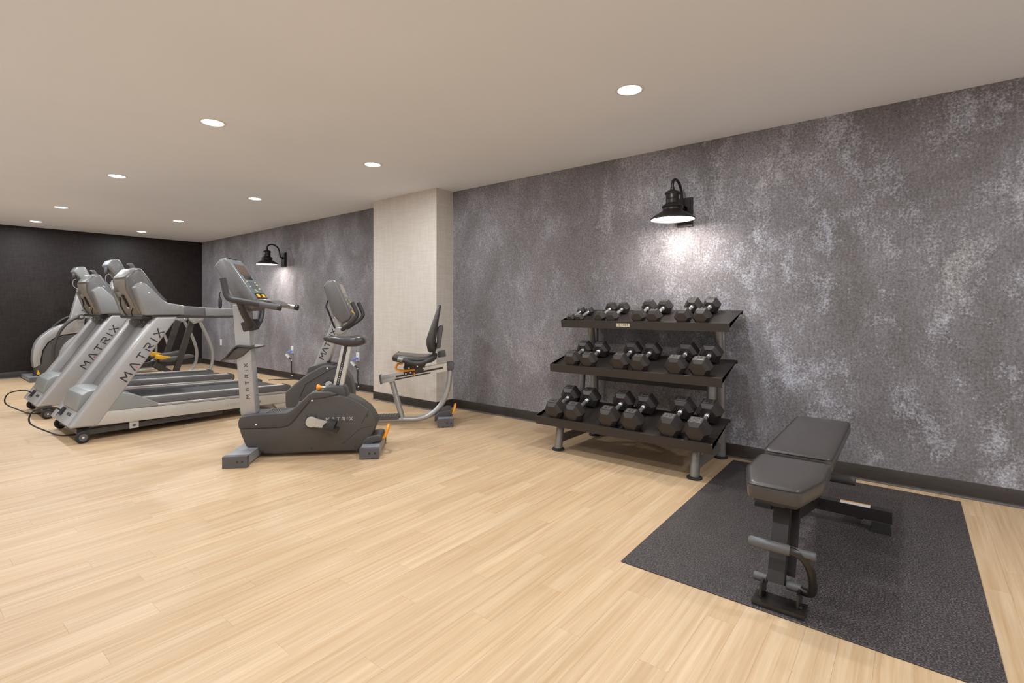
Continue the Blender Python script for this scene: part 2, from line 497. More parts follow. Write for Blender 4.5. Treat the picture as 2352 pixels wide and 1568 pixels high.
floor = struct(obj('floor', box(XL - 0.1, XW + 0.1, YR - 0.1, YB + 0.1, -0.12, -0.004), 'subfloor'))
floor['label'] = 'pale maple wood plank floor of the gym'
PW, PL, GAP = 0.1, 0.914, 0.0004
pl_bm = box(0, PL - GAP, 0, PW - GAP, -0.004, 0)
pl_me = bpy.data.meshes.new('plank'); pl_bm.to_mesh(pl_me); pl_bm.free(); pl_me.materials.append(MATS['plank'])
planks = []
row = 0
yy = YR
while yy < YB - 0.001:
    off = (row * 0.37 + random.uniform(-0.12, 0.12)) % 1.0 * PL
    xx = XL - off
    while xx < XW:
        x0, x1 = max(xx, XL), min(xx + PL, XW)
        y1 = min(yy + PW, YB)
        full = (x1 - x0 > PL - 1e-4 and y1 - yy > PW - 1e-4)
        planks.append((visible_size((x0 + x1) / 2, (yy + y1) / 2) if full else 0, x0, x1, yy, y1))
        xx += PL
    yy += PW; row += 1
planks.sort(key=lambda p: -p[0])
for p in planks[:300]:
    o = bpy.data.objects.new('plank', pl_me); o.location = (p[1], p[3], 0); link(o, floor)
fb = bmesh.new(); lay = fb.faces.layers.float.new('plank_random')
for p in planks[300:]:
    if p[2] - p[1] < 0.005 or p[4] - p[3] < 0.005: continue
    r = random.random()
    vs = [fb.verts.new((x, y, z)) for z in (-0.004, 0) for x, y in ((p[1], p[3]), (p[2] - GAP, p[3]), (p[2] - GAP, p[4] - GAP), (p[1], p[4] - GAP))]
    for f in ((3, 2, 1, 0), (4, 5, 6, 7), (0, 1, 5, 4), (1, 2, 6, 5), (2, 3, 7, 6), (3, 0, 4, 7)):
        fb.faces.new([vs[i] for i in f])[lay] = r
fo = obj('far_planks', fb, 'plank_field', floor); fo['kind'] = 'stuff'

ceiling = struct(obj('ceiling', box(XL - 0.1, XW + 0.1, YR - 0.1, YB + 0.1, H, H + 0.1), 'ceiling_paint'))
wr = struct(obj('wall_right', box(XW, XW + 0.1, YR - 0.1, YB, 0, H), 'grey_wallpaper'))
wb = struct(obj('wall_back', box(XL - 0.1, XW + 0.1, YB, YB + 0.1, 0, H), 'dark_wallpaper'))
wl = struct(obj('wall_left', box(XL - 0.1, XL, YR - 0.1, YB, 0, H), 'ceiling_paint'))
wf = struct(obj('wall_front', box(XL, XW, YR - 0.1, YR, 0, H), 'ceiling_paint'))
PX0, PY0, PY1 = 3.775, 4.075, 5.205
pil = struct(obj('wall_pillar', box(PX0, XW, PY0, PY1, 0, H), 'beige_linen'))
pil['label'] = 'beige square pillar against the grey wall'

def base_run(name, p0, p1, nrm):
    """cove base between two floor points; nrm points into the room"""
    p0, p1 = Vector(p0), Vector(p1); d = (p1 - p0); L = d.length; d.normalize(); n = Vector(nrm)
    prof = [(0, 0), (0.012, 0), (0.012, 0.004), (0.0055, 0.012), (0.004, 0.02), (0.004, 0.098), (0.002, 0.101), (0, 0.101)]
    def run(pr):
        bm = bmesh.new()
        a = [bm.verts.new((p0.x + n.x * t, p0.y + n.y * t, z)) for t, z in pr]
        b = [bm.verts.new((p1.x + n.x * t, p1.y + n.y * t, z)) for t, z in pr]
        bm.faces.new(a); bm.faces.new(b[::-1])
        for i in range(len(pr)): bm.faces.new((a[i], b[i], b[(i + 1) % len(pr)], a[(i + 1) % len(pr)]))
        return bm
    o = struct(obj(name, run(prof), 'baseboard'))
    obj('toe', run([(0.0, 0), (0.0165, 0), (0.0165, 0.005), (0.011, 0.0095), (0.0, 0.0095)]), 'toe_highlight', o)
    return o
base_run('baseboard_right', (XW, YR, 0), (XW, PY0, 0), (-1, 0, 0))
base_run('baseboard_right', (XW, PY1, 0), (XW, YB, 0), (-1, 0, 0))
base_run('baseboard_back', (XL, YB, 0), (XW, YB, 0), (0, -1, 0))
base_run('baseboard_left', (XL, YR, 0), (XL, YB, 0), (1, 0, 0))
base_run('baseboard_front', (XL, YR, 0), (XW, YR, 0), (0, 1, 0))
base_run('baseboard_pillar', (PX0, PY0 - 0.0, 0), (PX0, PY1, 0), (-1, 0, 0))
base_run('baseboard_pillar', (PX0 - 0.004, PY0, 0), (XW - 0.004, PY0, 0), (0, -1, 0))
base_run('baseboard_pillar', (PX0, PY1, 0), (XW, PY1, 0), (0, 1, 0))

# ------------------------------------------------------------------ recessed ceiling lights
LX = [0.125, 1.45, 2.79]
LY = [-1.10, 1.33, 3.86, 6.18, 8.69, 10.42]
names_y = {1.33: 'nearest', 3.86: 'second', 6.18: 'third', 8.69: 'fourth', 10.42: 'farthest'}
ring_me = lens_me = None
ld = bpy.data.lights.new('downlight', 'AREA'); ld.shape = 'DISK'; ld.size = 0.125; ld.energy = DOWNLIGHT_W; ld.color = (0.90, 0.96, 1.0)
for lx in LX:
    for ly in LY:
        if lx < 1: lab = 'recessed ceiling light outside the picture, %s, %s' % ('left of the view', ['behind the camera', 'above the camera', 'beside the upright bike', 'beside the treadmills', 'beside the ellipticals', 'by the dark wall'][LY.index(ly)])
        elif ly < 0 or (lx < 2 and ly < 2): lab = 'recessed ceiling light outside the picture, %s, %s' % ('behind the camera' if ly < 0 else 'just ahead of the camera', 'near the grey wall' if lx > 2 else 'away from the grey wall')
        else: lab = 'round recessed ceiling light, %s of the row %s' % (names_y[ly] if lx > 2 else {3.86: 'nearest', 6.18: 'second', 8.69: 'third', 10.42: 'farthest'}[ly], 'near the grey wall' if lx > 2 else 'away from the grey wall')
        t = thing('ceiling_light', lab, 'ceiling light', (lx, ly, H), 0, 'recessed lights in the ceiling')
        if ring_me is None:
            r = obj('trim_ring', lathe([(0.066, -0.002), (0.072, -0.006), (0.084, -0.004), (0.088, 0.0), (0.066, 0.0)], 32), 'white_paint', t)
            l = obj('lens', lathe([(0, -0.014), (0.030, -0.0125), (0.052, -0.008), (0.067, -0.001), (0.067, 0.0), (0, 0.0)], 32), 'lamp_glow', t)
            ring_me, lens_me = r.data, l.data
        else:
            link(bpy.data.objects.new('trim_ring', ring_me), t); link(bpy.data.objects.new('lens', lens_me), t)
        lo = bpy.data.objects.new('downlight', ld); lo.location = (0, 0, -0.0155); link(lo, t)

# ------------------------------------------------------------------ wall sconces
def sconce(y, label):
    t = thing('wall_lamp', label, 'wall lamp', (XW, y, 1.806), 0, 'black gooseneck wall lamps')
    ax = -0.28
    obj('back_plate', merge(box(-0.022, 0, -0.062, 0.062, -0.025, 0.205, 0.004), box(-0.032, -0.02, -0.048, 0.048, -0.010, 0.190, 0.004)), 'bronze', t)
    shade = obj('shade', lathe([(0.162, -0.004), (0.166, -0.002), (0.166, 0.004), (0.150, 0.018), (0.112, 0.042), (0.078, 0.062), (0.072, 0.070), (0.072, 0.084),
                        (0.0785, 0.090), (0.080, 0.096), (0.076, 0.103), (0.060, 0.112), (0.054, 0.120), (0.049, 0.122), (0.049, 0.150), (0.051, 0.152), (0.049, 0.155),
                        (0.049, 0.186), (0.056, 0.190), (0.057, 0.198), (0.050, 0.208), (0.030, 0.218), (0.014, 0.222), (0.012, 0.232), (0, 0.232)], 40, (ax, 0, 0)), 'bronze', t)
    obj('shade_lining', lathe([(0.161, -0.004), (0.146, 0.014), (0.108, 0.037), (0.074, 0.056), (0, 0.060)], 40, (ax, 0, 0)), 'shade_inside', shade)
    obj('glass_diffuser', lathe([(0, -0.0005), (0.135, 0.0), (0.158, 0.001), (0.158, 0.004), (0, 0.004)], 40, (ax, 0, 0)), 'sconce_glow', t)
    neck = smooth([(ax, 0, 0.225), (ax, 0, 0.265), (ax + 0.018, 0, 0.298), (ax + 0.075, 0, 0.316), (ax + 0.14, 0, 0.298), (ax + 0.185, 0, 0.245), (ax + 0.20, 0, 0.175), (-0.065, 0, 0.125), (-0.03, 0, 0.115)], 6)
    obj('gooseneck', tube(neck, 0.011, 12), 'bronze', t)
    each('collar', (disc((ax, 0, 0.222), 0.017, 0.012, 'Z'), disc((ax, 0, 0.238), 0.015, 0.006, 'Z'), disc((-0.032, 0, 0.115), 0.026, 0.014, 'X')), 'bronze', t)
    l = bpy.data.lights.new('sconce_light', 'AREA'); l.shape = 'DISK'; l.size = 0.25; l.energy = SCONCE_W; l.color = (1.0, 0.95, 0.89)
    lo = bpy.data.objects.new('sconce_light', l); lo.location = (ax, 0, -0.006); link(lo, t)
sconce(1.435, 'black gooseneck barn wall lamp glowing above the dumbbell rack')
sconce(7.90, 'small black gooseneck wall lamp far back, above the exercise bikes')

# ------------------------------------------------------------------ outlets and plugged-in cords
def outlet(y, label):
    t = thing('wall_outlet', label, 'outlet', (XW, y, 0.465), 0, 'white wall outlets')
    obj('plate', box(-0.006, 0, -0.036, 0.036, -0.058, 0.058, 0.002), 'white_paint', t)
    for z in (-0.02, 0.02):
        obj('socket', box(-0.008, -0.004, -0.017, 0.017, z - 0.014, z + 0.014, 0.003), 'sticker_white', t)
outlet(10.33, 'blank white wall outlet nearest the dark wall')
outlet(7.66, 'white wall outlet with a cord below the far wall lamp')
outlet(5.90, 'white wall outlet with a cord beside the beige pillar')
def wall_cord(y, label):
    t = thing('extension_plug', label, 'power cord', (XW, y, 0), 0, 'cords plugged in at the wall')
    obj('plug', merge(box(-0.052, -0.008, -0.018, 0.018, 0.425, 0.455, 0.005), tube(smooth([(-0.045, 0.0, 0.44), (-0.075, 0.02, 0.43), (-0.08, 0.035, 0.40)], 4), 0.006, 8)), 'blue_tape', t)
    obj('inline_box', bar((-0.075, 0.045, 0.40), (-0.05, 0.0, 0.345), 0.03, 0.028, 0.004), 'sticker_white', t)
    cord = obj('cord', tube(smooth([(-0.05, 0.0, 0.345), (-0.04, -0.035, 0.31), (-0.035, -0.045, 0.26), (-0.03, -0.035, 0.16), (-0.03, -0.055, 0.07), (-0.035, -0.075, 0.025), (-0.05, -0.03, 0.008), (-0.12, 0.06, 0.007), (-0.30, 0.16, 0.007)], 6), 0.007, 8), 'cord', t)
    each('cable_tie', (disc((-0.036, -0.044, 0.30), 0.010, 0.012, 'Z'), disc((-0.033, -0.058, 0.06), 0.010, 0.012, 'Z')), 'white_paint', t)
wall_cord(7.66, 'black cord with blue plug in the outlet below the far wall lamp')
wall_cord(5.90, 'black cord with blue plug in the outlet beside the beige pillar')

# ------------------------------------------------------------------ treadmill
def make_treadmill():
    t = thing('treadmill', 'x', 'treadmill', (1.9, 5.845, 0), 0, 'silver treadmills')
    def S(pts): return [(x - 1.9, z) for x, z in pts]
    HW = 0.395
    # lower frame rails with bead and grey side step
    for s in (-1, 1):
        y0, y1 = (-HW, -0.285) if s < 0 else (0.285, HW)
        rail = obj('side_rail', prism(S([(1.10, 0.124), (2.825, 0.080), (2.825, 0.180), (1.12, 0.240)]), y0, y1, 0.006), 'frame_beige', t)
        obj('bead', prism(S([(1.58, 0.2237), (2.825, 0.1805), (2.83, 0.206), (1.58, 0.2517)]), y0 - 0.004 if s < 0 else y0, y1 if s < 0 else y1 + 0.004, 0.010, 3), 'tube_silver', t)
        step = obj('side_step', prism(S([(1.45, 0.2565), (2.82, 0.206), (2.81, 0.270), (1.45, 0.3133)]), y0 + 0.012, y1 - 0.008, 0.008), 'rail_grey', t)
        obj('tread_strip', prism(S([(1.46, 0.3136), (2.79, 0.2715), (2.79, 0.2745), (1.46, 0.3166)]), y0 + 0.022, y1 - 0.018), 'frame_beige', step)
        if s < 0:
            for (wd, mt, px, sz) in (('DECK', 'ink', 2.48, 0.037), ('ULTIMATE', 'ink_faint', 2.245, 0.037)):
                text(wd, sz, frame((px - 1.9, y0 - 0.0006, 0.190 - (px - 1.643) * 0.0355 - 0.028), (1, 0, -0.030), (0, 0, 1)), mt, rail)
        # rear end cap, rear foot
        obj('end_cap', prism(S([(2.80, 0.19), (2.845, 0.19), (2.86, 0.21), (2.855, 0.262), (2.80, 0.285)]), y0 + 0.006, y1 - 0.004, 0.006), 'cap_grey', t)
        foot = obj('rear_foot', prism(S([(2.655, 0.086), (2.822, 0.080), (2.785, 0.024), (2.705, 0.026)]), y0 + 0.01, y1 - 0.03, 0.004), 'frame_beige', t)
        obj('foot_pad', disc((2.745 - 1.9, (y0 + y1) / 2, 0), 0.022, 0.026, 'Z'), 'rubber', foot)
        # slanted upright
        post = obj('upright', prism(S([(0.960, 0.130), (1.148, 0.120), (1.748, 1.046), (1.569, 1.046)]), -HW - 0.004 if s < 0 else 0.262, -0.262 if s < 0 else HW + 0.004, 0.018, 4), 'silver', t)
        if s < 0:
            matrix_word(0.063, 0.515, frame((1.349 - 1.9, -HW - 0.0042, 0.476), (0.5547, 0, 0.840), (-0.840, 0, 0.5547)), 'ink', post, 'red_paint')
        # wheel
        wh = obj('transport_wheel', disc((1.043 - 1.9, -0.432 if s < 0 else 0.392, 0.05), 0.050, 0.040, 'Y', 28, 0.010), 'rubber', t)
        obj('wheel_hub', disc((1.043 - 1.9, -0.4345 if s < 0 else 0.430, 0.05), 0.030, 0.004, 'Y', 24), 'cap_grey', wh)
        obj('wheel_bolt', disc((1.043 - 1.9, -0.4375 if s < 0 else 0.432, 0.05), 0.009, 0.006, 'Y', 10), 'chrome', wh)
        obj('lift_frame', merge(bar((1.05 - 1.9, s * 0.345, 0.075), (2.15 - 1.9, s * 0.345, 0.078), 0.04, 0.045, 0.004), disc((1.043 - 1.9, s * 0.37 - 0.03, 0.05), 0.018, 0.06, 'Y')), 'dark_link', t)
        br = obj('bracket', box(1.372 - 1.9, 1.44 - 1.9, s * 0.372 - 0.012, s * 0.372 + 0.012, 0.055, 0.122, 0.003), 'frame_beige', t)
        obj('bolt', disc((1.406 - 1.9, s * 0.386 - 0.004 + (0 if s > 0 else -0.0), 0.082), 0.012, 0.008, 'Y', 12), 'cap_grey', br)
    obj('deck', prism(S([(1.25, 0.255), (2.80, 0.190), (2.80, 0.245), (1.25, 0.290)]), -0.286, 0.286), 'dark_link', t)
    obj('running_belt', prism(S([(1.25, 0.291), (2.80, 0.246), (2.835, 0.236), (2.845, 0.215), (2.835, 0.198), (2.838, 0.202), (2.85, 0.216), (2.838, 0.243), (2.80, 0.253), (1.25, 0.298)]), -0.265, 0.265), 'belt', t)
    each('crossbeam', (box(1.02 - 1.9, 1.10 - 1.9, -0.33, 0.33, 0.065, 0.105, 0.004), box(2.05 - 1.9, 2.11 - 1.9, -0.33, 0.33, 0.06, 0.095, 0.004)), 'dark_link', t)
    # front lower panel between the uprights, recessed back panel, motor hood
    fp = obj('front_panel', prism(S([(0.966, 0.130), (1.10, 0.125), (1.19, 0.25), (1.052, 0.258)]), -0.27, 0.27, 0.008), 'silver', t)
    sl = (0.5547, 0, 0.840)
    def on_front(a, y, out=0.0):      # point on the slanted front face, a metres up the slope
        return (0.966 - 1.9 + 0.5547 * a - 0.84 * out, y, 0.130 + 0.840 * a + 0.5547 * out)
    text('MATRIX', 0.040, frame(on_front(0.085, -0.08, 0.0005), (0, -1, 0), sl), 'ink', fp)
    obj('warning_label', xform(box(-0.012, 0.012, -0.016, 0.016, 0, 0.001), frame(on_front(0.045, 0.255, 0.0), (0, -1, 0), sl)), 'ink', fp)
    obj('power_inlet', xform(box(-0.045, 0.045, -0.035, 0.035, 0, 0.012, 0.003), frame(on_front(0.085, 0.155, 0.0), (0, -1, 0), sl)), 'black_plastic', t)
    a = on_front(0.085, 0.16, 0.012)
    obj('power_cord', tube(smooth([a, (a[0] - 0.06, a[1] + 0.02, a[2] + 0.035), (a[0] - 0.17, a[1] + 0.10, a[2] + 0.005), (a[0] - 0.19, a[1] + 0.12, 0.11), (-0.985, 0.18, 0.03), (-0.93, 0.06, 0.008), (-0.86, -0.02, 0.008), (-0.60, -0.05, 0.008), (-0.1, -0.10, 0.008)], 8), 0.0065, 8), 'cord', t)
    obj('back_panel', prism(S([(1.135, 0.24), (1.22, 0.24), (1.70, 1.02), (1.638, 1.035)]), -0.262, 0.262, 0.004), 'silver_panel', t)
    hood = prism(S([(1.030, 0.246), (1.046, 0.325), (1.066, 0.378), (1.11, 0.408), (1.18, 0.418), (1.30, 0.400), (1.40, 0.362), (1.52, 0.295), (1.60, 0.25), (1.60, 0.235), (1.19, 0.20), (1.06, 0.232)]), -0.258, 0.258, 0.03, 4)
    h = obj('motor_hood', hood, 'hood_grey', t)
    for s in (-1, 1):
        obj('hood_wing', prism(S([(1.20, 0.232), (1.30, 0.385), (1.345, 0.378), (1.42, 0.352), (1.54, 0.285), (1.645, 0.226)]), -0.392 if s < 0 else 0.256, -0.256 if s < 0 else 0.392, 0.010, 3), 'hood_grey', h)
    # console
    con = obj('console', prism(S([(1.452, 1.492), (1.392, 1.412), (1.402, 1.30), (1.500, 1.062), (1.76, 1.050), (1.715, 1.150), (1.515, 1.476), (1.500, 1.492)]), -0.245, 0.255, 0.020, 3), 'console_grey', t)
    obj('top_cap', prism(S([(1.380, 1.416), (1.448, 1.503), (1.510, 1.503), (1.536, 1.474), (1.500, 1.45), (1.42, 1.40)]), -0.175, 0.185, 0.010, 2), 'console_light', con)
    bp = obj('back_cover', prism(S([(1.384, 1.395), (1.394, 1.30), (1.494, 1.064), (1.53, 1.07), (1.43, 1.30), (1.42, 1.395)]), -0.165, 0.175, 0.006), 'console_back', con)
    for k in range(7):
        obj('vent_slot', bar((1.4005 - 1.9 + k * 0.0005, 0.06, 1.365 - k * 0.012), (1.4005 - 1.9 + k * 0.0005, 0.15, 1.365 - k * 0.012), 0.022, 0.004), 'black_plastic', bp)
    obj('fan_duct', xform(box(-0.014, 0.014, -0.06, 0.06, 0, 0.016, 0.003), frame((1.436 - 1.9, -0.03, 1.20), (0, -1, 0), (-0.39, 0, 0.92))), 'black_plastic', bp)
    obj('connector', xform(box(-0.02, 0.02, -0.02, 0.02, 0, 0.02, 0.004), frame((1.41 - 1.9, 0.02, 1.26), (0, -1, 0), (-0.39, 0, 0.92))), 'tube_silver', bp)
    obj('serial_label', xform(box(-0.018, 0.018, -0.015, 0.015, 0, 0.001), frame((1.462 - 1.9, 0.03, 1.135), (0, -1, 0), (-0.39, 0, 0.92))), 'sticker_white', bp)
    obj('signal_cable', merge(
        tube(smooth([(-0.50, 0.05, 1.26), (-0.485, 0.07, 1.19), (-0.475, 0.09, 1.14), (-0.44, 0.06, 1.06), (-0.40, 0.0, 1.03)], 6), 0.006, 8),
        tube(smooth([(-0.43, -0.12, 1.14), (-0.44, -0.09, 1.09), (-0.42, -0.05, 1.05), (-0.40, 0.0, 1.03)], 6), 0.005, 8)), 'cord', con)
    # raised side edge of the slanted display, hooked at its top
    obj('display_edge', prism(S([(1.503, 1.562), (1.520, 1.573), (1.550, 1.573), (1.572, 1.535), (1.600, 1.498), (1.842, 1.208), (1.815, 1.195), (1.70, 1.20), (1.555, 1.46), (1.530, 1.545)]), 0.222, 0.256, 0.005), 'rail_grey', con)
    obj('display_screen', prism(S([(1.530, 1.462), (1.610, 1.334), (1.614, 1.336), (1.534, 1.464)]), 0.02, 0.21), 'screen_dark', con)
    fc = obj('key_panel', prism(S([(1.530, 1.454), (1.708, 1.164), (1.713, 1.167), (1.535, 1.457)]), -0.21, 0.015), 'keypad', con)
    obj('dashboard', prism(S([(1.47, 1.045), (1.78, 1.040), (1.80, 1.10), (1.74, 1.135), (1.50, 1.07)]), -0.30, 0.30, 0.006), 'console_grey', t)
    obj('lower_bar', prism(S([(1.47, 1.055), (1.75, 1.050), (1.75, 1.025), (1.48, 1.027)]), -0.33, 0.33, 0.004), 'black_plastic', t)
    # arms and handrails
    for s in (-1, 1):
        ya, yb = (-HW + 0.005, -0.275) if s < 0 else (0.275, HW - 0.005)
        arm = obj('arm', prism(S([(1.408, 1.315), (1.440, 1.352), (1.464, 1.364), (1.490, 1.356), (1.560, 1.284), (1.625, 1.206), (1.672, 1.176), (1.735, 1.166), (1.805, 1.152), (1.805, 1.062), (1.49, 1.062)]), ya, yb, 0.014, 3), 'console_light', t)
        obj('arm_inner', prism(S([(1.405, 1.30), (1.50, 1.33), (1.70, 1.15), (1.75, 1.07), (1.50, 1.07)]), yb if s < 0 else 0.245, -0.24 if s < 0 else ya, 0.004), 'console_grey', arm)
        obj('arm_sole', prism(S([(1.535, 1.062), (2.255, 1.046), (2.255, 1.030), (1.56, 1.036)]), ya + 0.004, yb - 0.004, 0.005), 'dark_link', t)
        obj('grip_section', prism(S([(1.806, 1.151), (1.98, 1.134), (1.99, 1.046), (1.768, 1.058)]), ya + 0.002, yb - 0.002, 0.010, 3), 'rail_grey', t)
        obj('handrail', prism(S([(1.981, 1.134), (2.255, 1.122), (2.257, 1.046), (1.991, 1.046)]), ya + 0.012, yb - 0.012, 0.010, 3), 'console_light', t)
        each('screw', (disc((1.50 - 1.9 + 0.02, s * 0.22, 1.0), 0.007, 0.006, 'X', 8), disc((1.50 - 1.9 + 0.02, s * 0.10, 1.0), 0.007, 0.006, 'X', 8)), 'chrome', t)
    return t
tm1 = make_treadmill()
tm1['label'] = 'silver treadmill nearest the camera, behind the upright bike'
tm2 = copy_tree(tm1)
tm2.location = (1.903, 7.298, 0)
obj('pilot_light', disc((2.33 - 1.9, -0.36, 0.062), 0.014, 0.02, 'Y', 12), 'green_led', tm1)
tm2['label'] = 'silver treadmill farther back, standing between the other treadmill and the ellipticals'

# ------------------------------------------------------------------ elliptical (suspended-pedal trainer)
def make_elliptical():
    t = thing('elliptical_trainer', 'x', 'elliptical', (2.3, 10.75, 0), 0, 'silver and black elliptical trainers')
    def S(pts): return [(x - 2.3, z) for x, z in pts]
    def P(x, y, z): return (x - 2.3, y, z)
    arch_o = [(1.462, 0.19), (1.446, 0.32), (1.456, 0.46), (1.480, 0.56), (1.515, 0.635), (1.562, 0.692), (1.669, 0.79), (1.76, 0.838), (1.861, 0.880), (1.90, 0.95)]
    arch_i = [(2.08, 1.00), (2.06, 0.78), (1.996, 0.716), (1.80, 0.692), (1.709, 0.656), (1.62, 0.580), (1.562, 0.466), (1.538, 0.33), (1.537, 0.235)]
    obj('arch_cover', prism(S(arch_o + arch_i), -0.105, 0.105, 0.012, 3), 'silver', t)
    obj('flywheel_housing', prism(S([(1.470, 0.19), (1.545, 0.245), (1.550, 0.34), (1.572, 0.46), (1.63, 0.572), (1.715, 0.646), (1.80, 0.682), (1.99, 0.704), (2.02, 0.62), (2.02, 0.30), (1.95, 0.10), (1.80, 0.07), (1.495, 0.07)]), -0.095, 0.095, 0.012, 3), 'shroud', t)
    obj('accent_light', merge(disc(P(1.510, -0.102, 0.105), 0.020, 0.008, 'Y'), box(1.500 - 2.3, 1.516 - 2.3, -0.1, -0.096, 0.12, 0.155)), 'amber', t)
    mast = obj('mast', prism(S([(1.885, 0.90), (2.075, 0.96), (2.175, 1.50), (2.020, 1.52)]), -0.075, 0.075, 0.016, 3), 'silver', t)
    matrix_word(0.055, 0.30, frame((2.088 - 2.3, -0.0753, 1.065), (0.19, 0, 1), (-1, 0, 0.19)), 'ink', mast, 'red_paint')
    con = obj('console', prism(S([(1.925, 1.715), (1.970, 1.790), (2.040, 1.800), (2.072, 1.790), (2.20, 1.52), (2.15, 1.46), (2.045, 1.55)]), -0.15, 0.15, 0.018, 3), 'console_light', t)
    obj('screen', prism(S([(2.085, 1.772), (2.175, 1.58), (2.179, 1.582), (2.089, 1.774)]), -0.12, 0.12), 'screen', con)
    obj('speaker_ring', merge(disc(P(1.942, -0.0, 1.66), 0.058, 0.02, 'X'), disc(P(1.936, 0.0, 1.66), 0.040, 0.02, 'X')), 'cap_grey', con)
    obj('data_cable', tube(smooth([P(1.97, -0.06, 1.59), P(1.935, -0.06, 1.57), P(1.935, -0.05, 1.49), P(1.98, -0.05, 1.44), P(2.02, -0.05, 1.47)], 6), 0.005, 8), 'tube_silver', con)
    # bottle holder and fixed grips
    obj('bottle_holder', lathe([(0.0, 0.0), (0.045, 0.0), (0.050, 0.10), (0.046, 0.10), (0.04, 0.01), (0, 0.01)], 20, P(2.14, -0.09, 0.86)), 'cap_grey', t)
    # front and rear stabilisers
    st = obj('front_stabilizer', box(1.38 - 2.3, 1.50 - 2.3, -0.37, 0.37, 0.012, 0.068, 0.018, 3), 'stab_grey', t)
    for s in (-1, 1):
        obj('end_cap', box(1.372 - 2.3, 1.508 - 2.3, s * 0.38 - 0.022, s * 0.38 + 0.022, 0.0, 0.074, 0.016, 3), 'cap_grey', st)
    obj('base_rail', merge(bar(P(1.46, 0, 0.055), P(2.66, 0, 0.055), 0.12, 0.05, 0.006), bar(P(2.38, -0.24, 0.06), P(2.38, 0.24, 0.06), 0.10, 0.06, 0.006)), 'dark_link', t)
    obj('rear_stabilizer', bar(P(2.70, -0.335, 0.048), P(2.70, 0.335, 0.048), 0.09, 0.05, 0.012), 'stab_grey', t)
    for s in (-1, 1):
        y = s * 0.315
        # rear curved upright
        up = obj('rear_upright', tube(smooth([P(2.70, y, 0.048), P(2.94, y, 0.054), P(3.06, y, 0.085), P(3.135, y, 0.16), P(3.178, y, 0.26), P(3.190, y, 0.40), P(3.165, y, 0.54), P(3.095, y, 0.73), P(3.005, y, 0.92), P(2.96, y, 1.0)], 6), 0.023, 12), 'tube_silver', t)
        obj('pivot_plate', prism(S([(2.845, 0.985), (3.06, 0.985), (3.045, 0.925), (2.93, 0.885), (2.90, 0.895)]), y - 0.032, y + 0.032, 0.006), 'tube_silver', up)
        each('pivot_bolt', (disc(P(2.925, y - 0.042, 0.925), 0.016, 0.01, 'Y', 12), disc(P(3.01, y - 0.042, 0.945), 0.014, 0.01, 'Y', 12)), 'chrome', up)
        # side handrail from the plate to the mast
        obj('side_rail', tube(smooth([P(2.99, y, 0.99), P(2.70, y, 1.03), P(2.45, y * 0.95, 1.02), P(2.26, y * 0.7, 0.99), P(2.06, y * 0.25, 0.97)], 6), 0.021, 12), 'tube_silver', t)
        # dark rocker arm, link and pedal
        ph = 0.0 if s < 0 else 0.03
        obj('swing_arm', bar(P(2.915, s * 0.285, 0.925), P(2.685, s * 0.285, 0.125 + ph), 0.045, 0.075, 0.006), 'dark_link', t)
        obj('link_arm', bar(P(2.70, s * 0.285, 0.14 + ph), P(2.44, s * 0.285, 0.32 + ph), 0.04, 0.06, 0.006), 'dark_link', t)
        pa = obj('pedal_arm', merge(bar(P(1.98, s * 0.20, 0.26 + ph), P(2.36, s * 0.20, 0.315 + ph), 0.05, 0.06, 0.006), bar(P(2.34, s * 0.20, 0.31 + ph), P(2.62, s * 0.20, 0.375 + ph), 0.06, 0.055, 0.006)), 'dark_link', t)
        ped = obj('pedal', prism(S([(2.50, 0.375 + ph), (2.62, 0.39 + ph), (2.92, 0.425 + ph), (2.955, 0.40 + ph), (2.94, 0.375 + ph), (2.60, 0.335 + ph), (2.50, 0.345 + ph)]), s * 0.20 - 0.09, s * 0.20 + 0.09, 0.012), 'cap_grey', t)
        obj('toe_guard', prism(S([(2.485, 0.385 + ph), (2.492, 0.44 + ph), (2.53, 0.44 + ph), (2.64, 0.41 + ph), (2.64, 0.395 + ph), (2.52, 0.375 + ph)]), s * 0.20 - 0.08, s * 0.20 + 0.08, 0.004), 'amber', ped)
        # moving arm: curved dark tube from the pedal crank round to the hub, handle above
        hub = obj('pivot_hub', disc(P(1.985, s * 0.30 - 0.03, 0.980), 0.045, 0.06, 'Y', 24), 'dark_link', t)
        obj('hub_cap', disc(P(1.985, s * 0.335 - 0.004, 0.980), 0.022, 0.008, 'Y', 16), 'chrome', hub)
        obj('lower_arm', tube(smooth([P(1.975, s * 0.30, 0.985), P(1.87, s * 0.31, 0.93), P(1.76, s * 0.325, 0.815), P(1.69, s * 0.33, 0.66), P(1.652, s * 0.33, 0.49), P(1.652, s * 0.32, 0.31), P(1.72, s * 0.28, 0.24), P(1.98, s * 0.20, 0.26 + ph)], 6), 0.022, 12), 'dark_link', t)
        obj('handlebar', tube(smooth([P(1.985, s * 0.30, 0.985), P(2.13, s * 0.305, 1.06), P(2.24, s * 0.30, 1.14), P(2.27, s * 0.29, 1.28), P(2.22, s * 0.27, 1.42), P(2.15, s * 0.25, 1.50)], 6), 0.020, 12), 'foam', t)
        obj('hub_axle', bar(P(1.985, 0, 0.98), P(1.985, s * 0.29, 0.98), 0.05, 0.05, 0.01), 'tube_silver', t)
    return t
el1 = make_elliptical()
el1['label'] = 'elliptical trainer farthest back, with a white arch, beside the dark wall'
el2 = copy_tree(el1)
el2.location = (2.29, 8.78, 0)
obj('power_light', disc((2.856 - 2.29, 0.285, 0.815), 0.014, 0.010, 'Y', 14), 'led_red', el2)
el2['label'] = 'elliptical trainer half hidden behind both treadmill consoles'

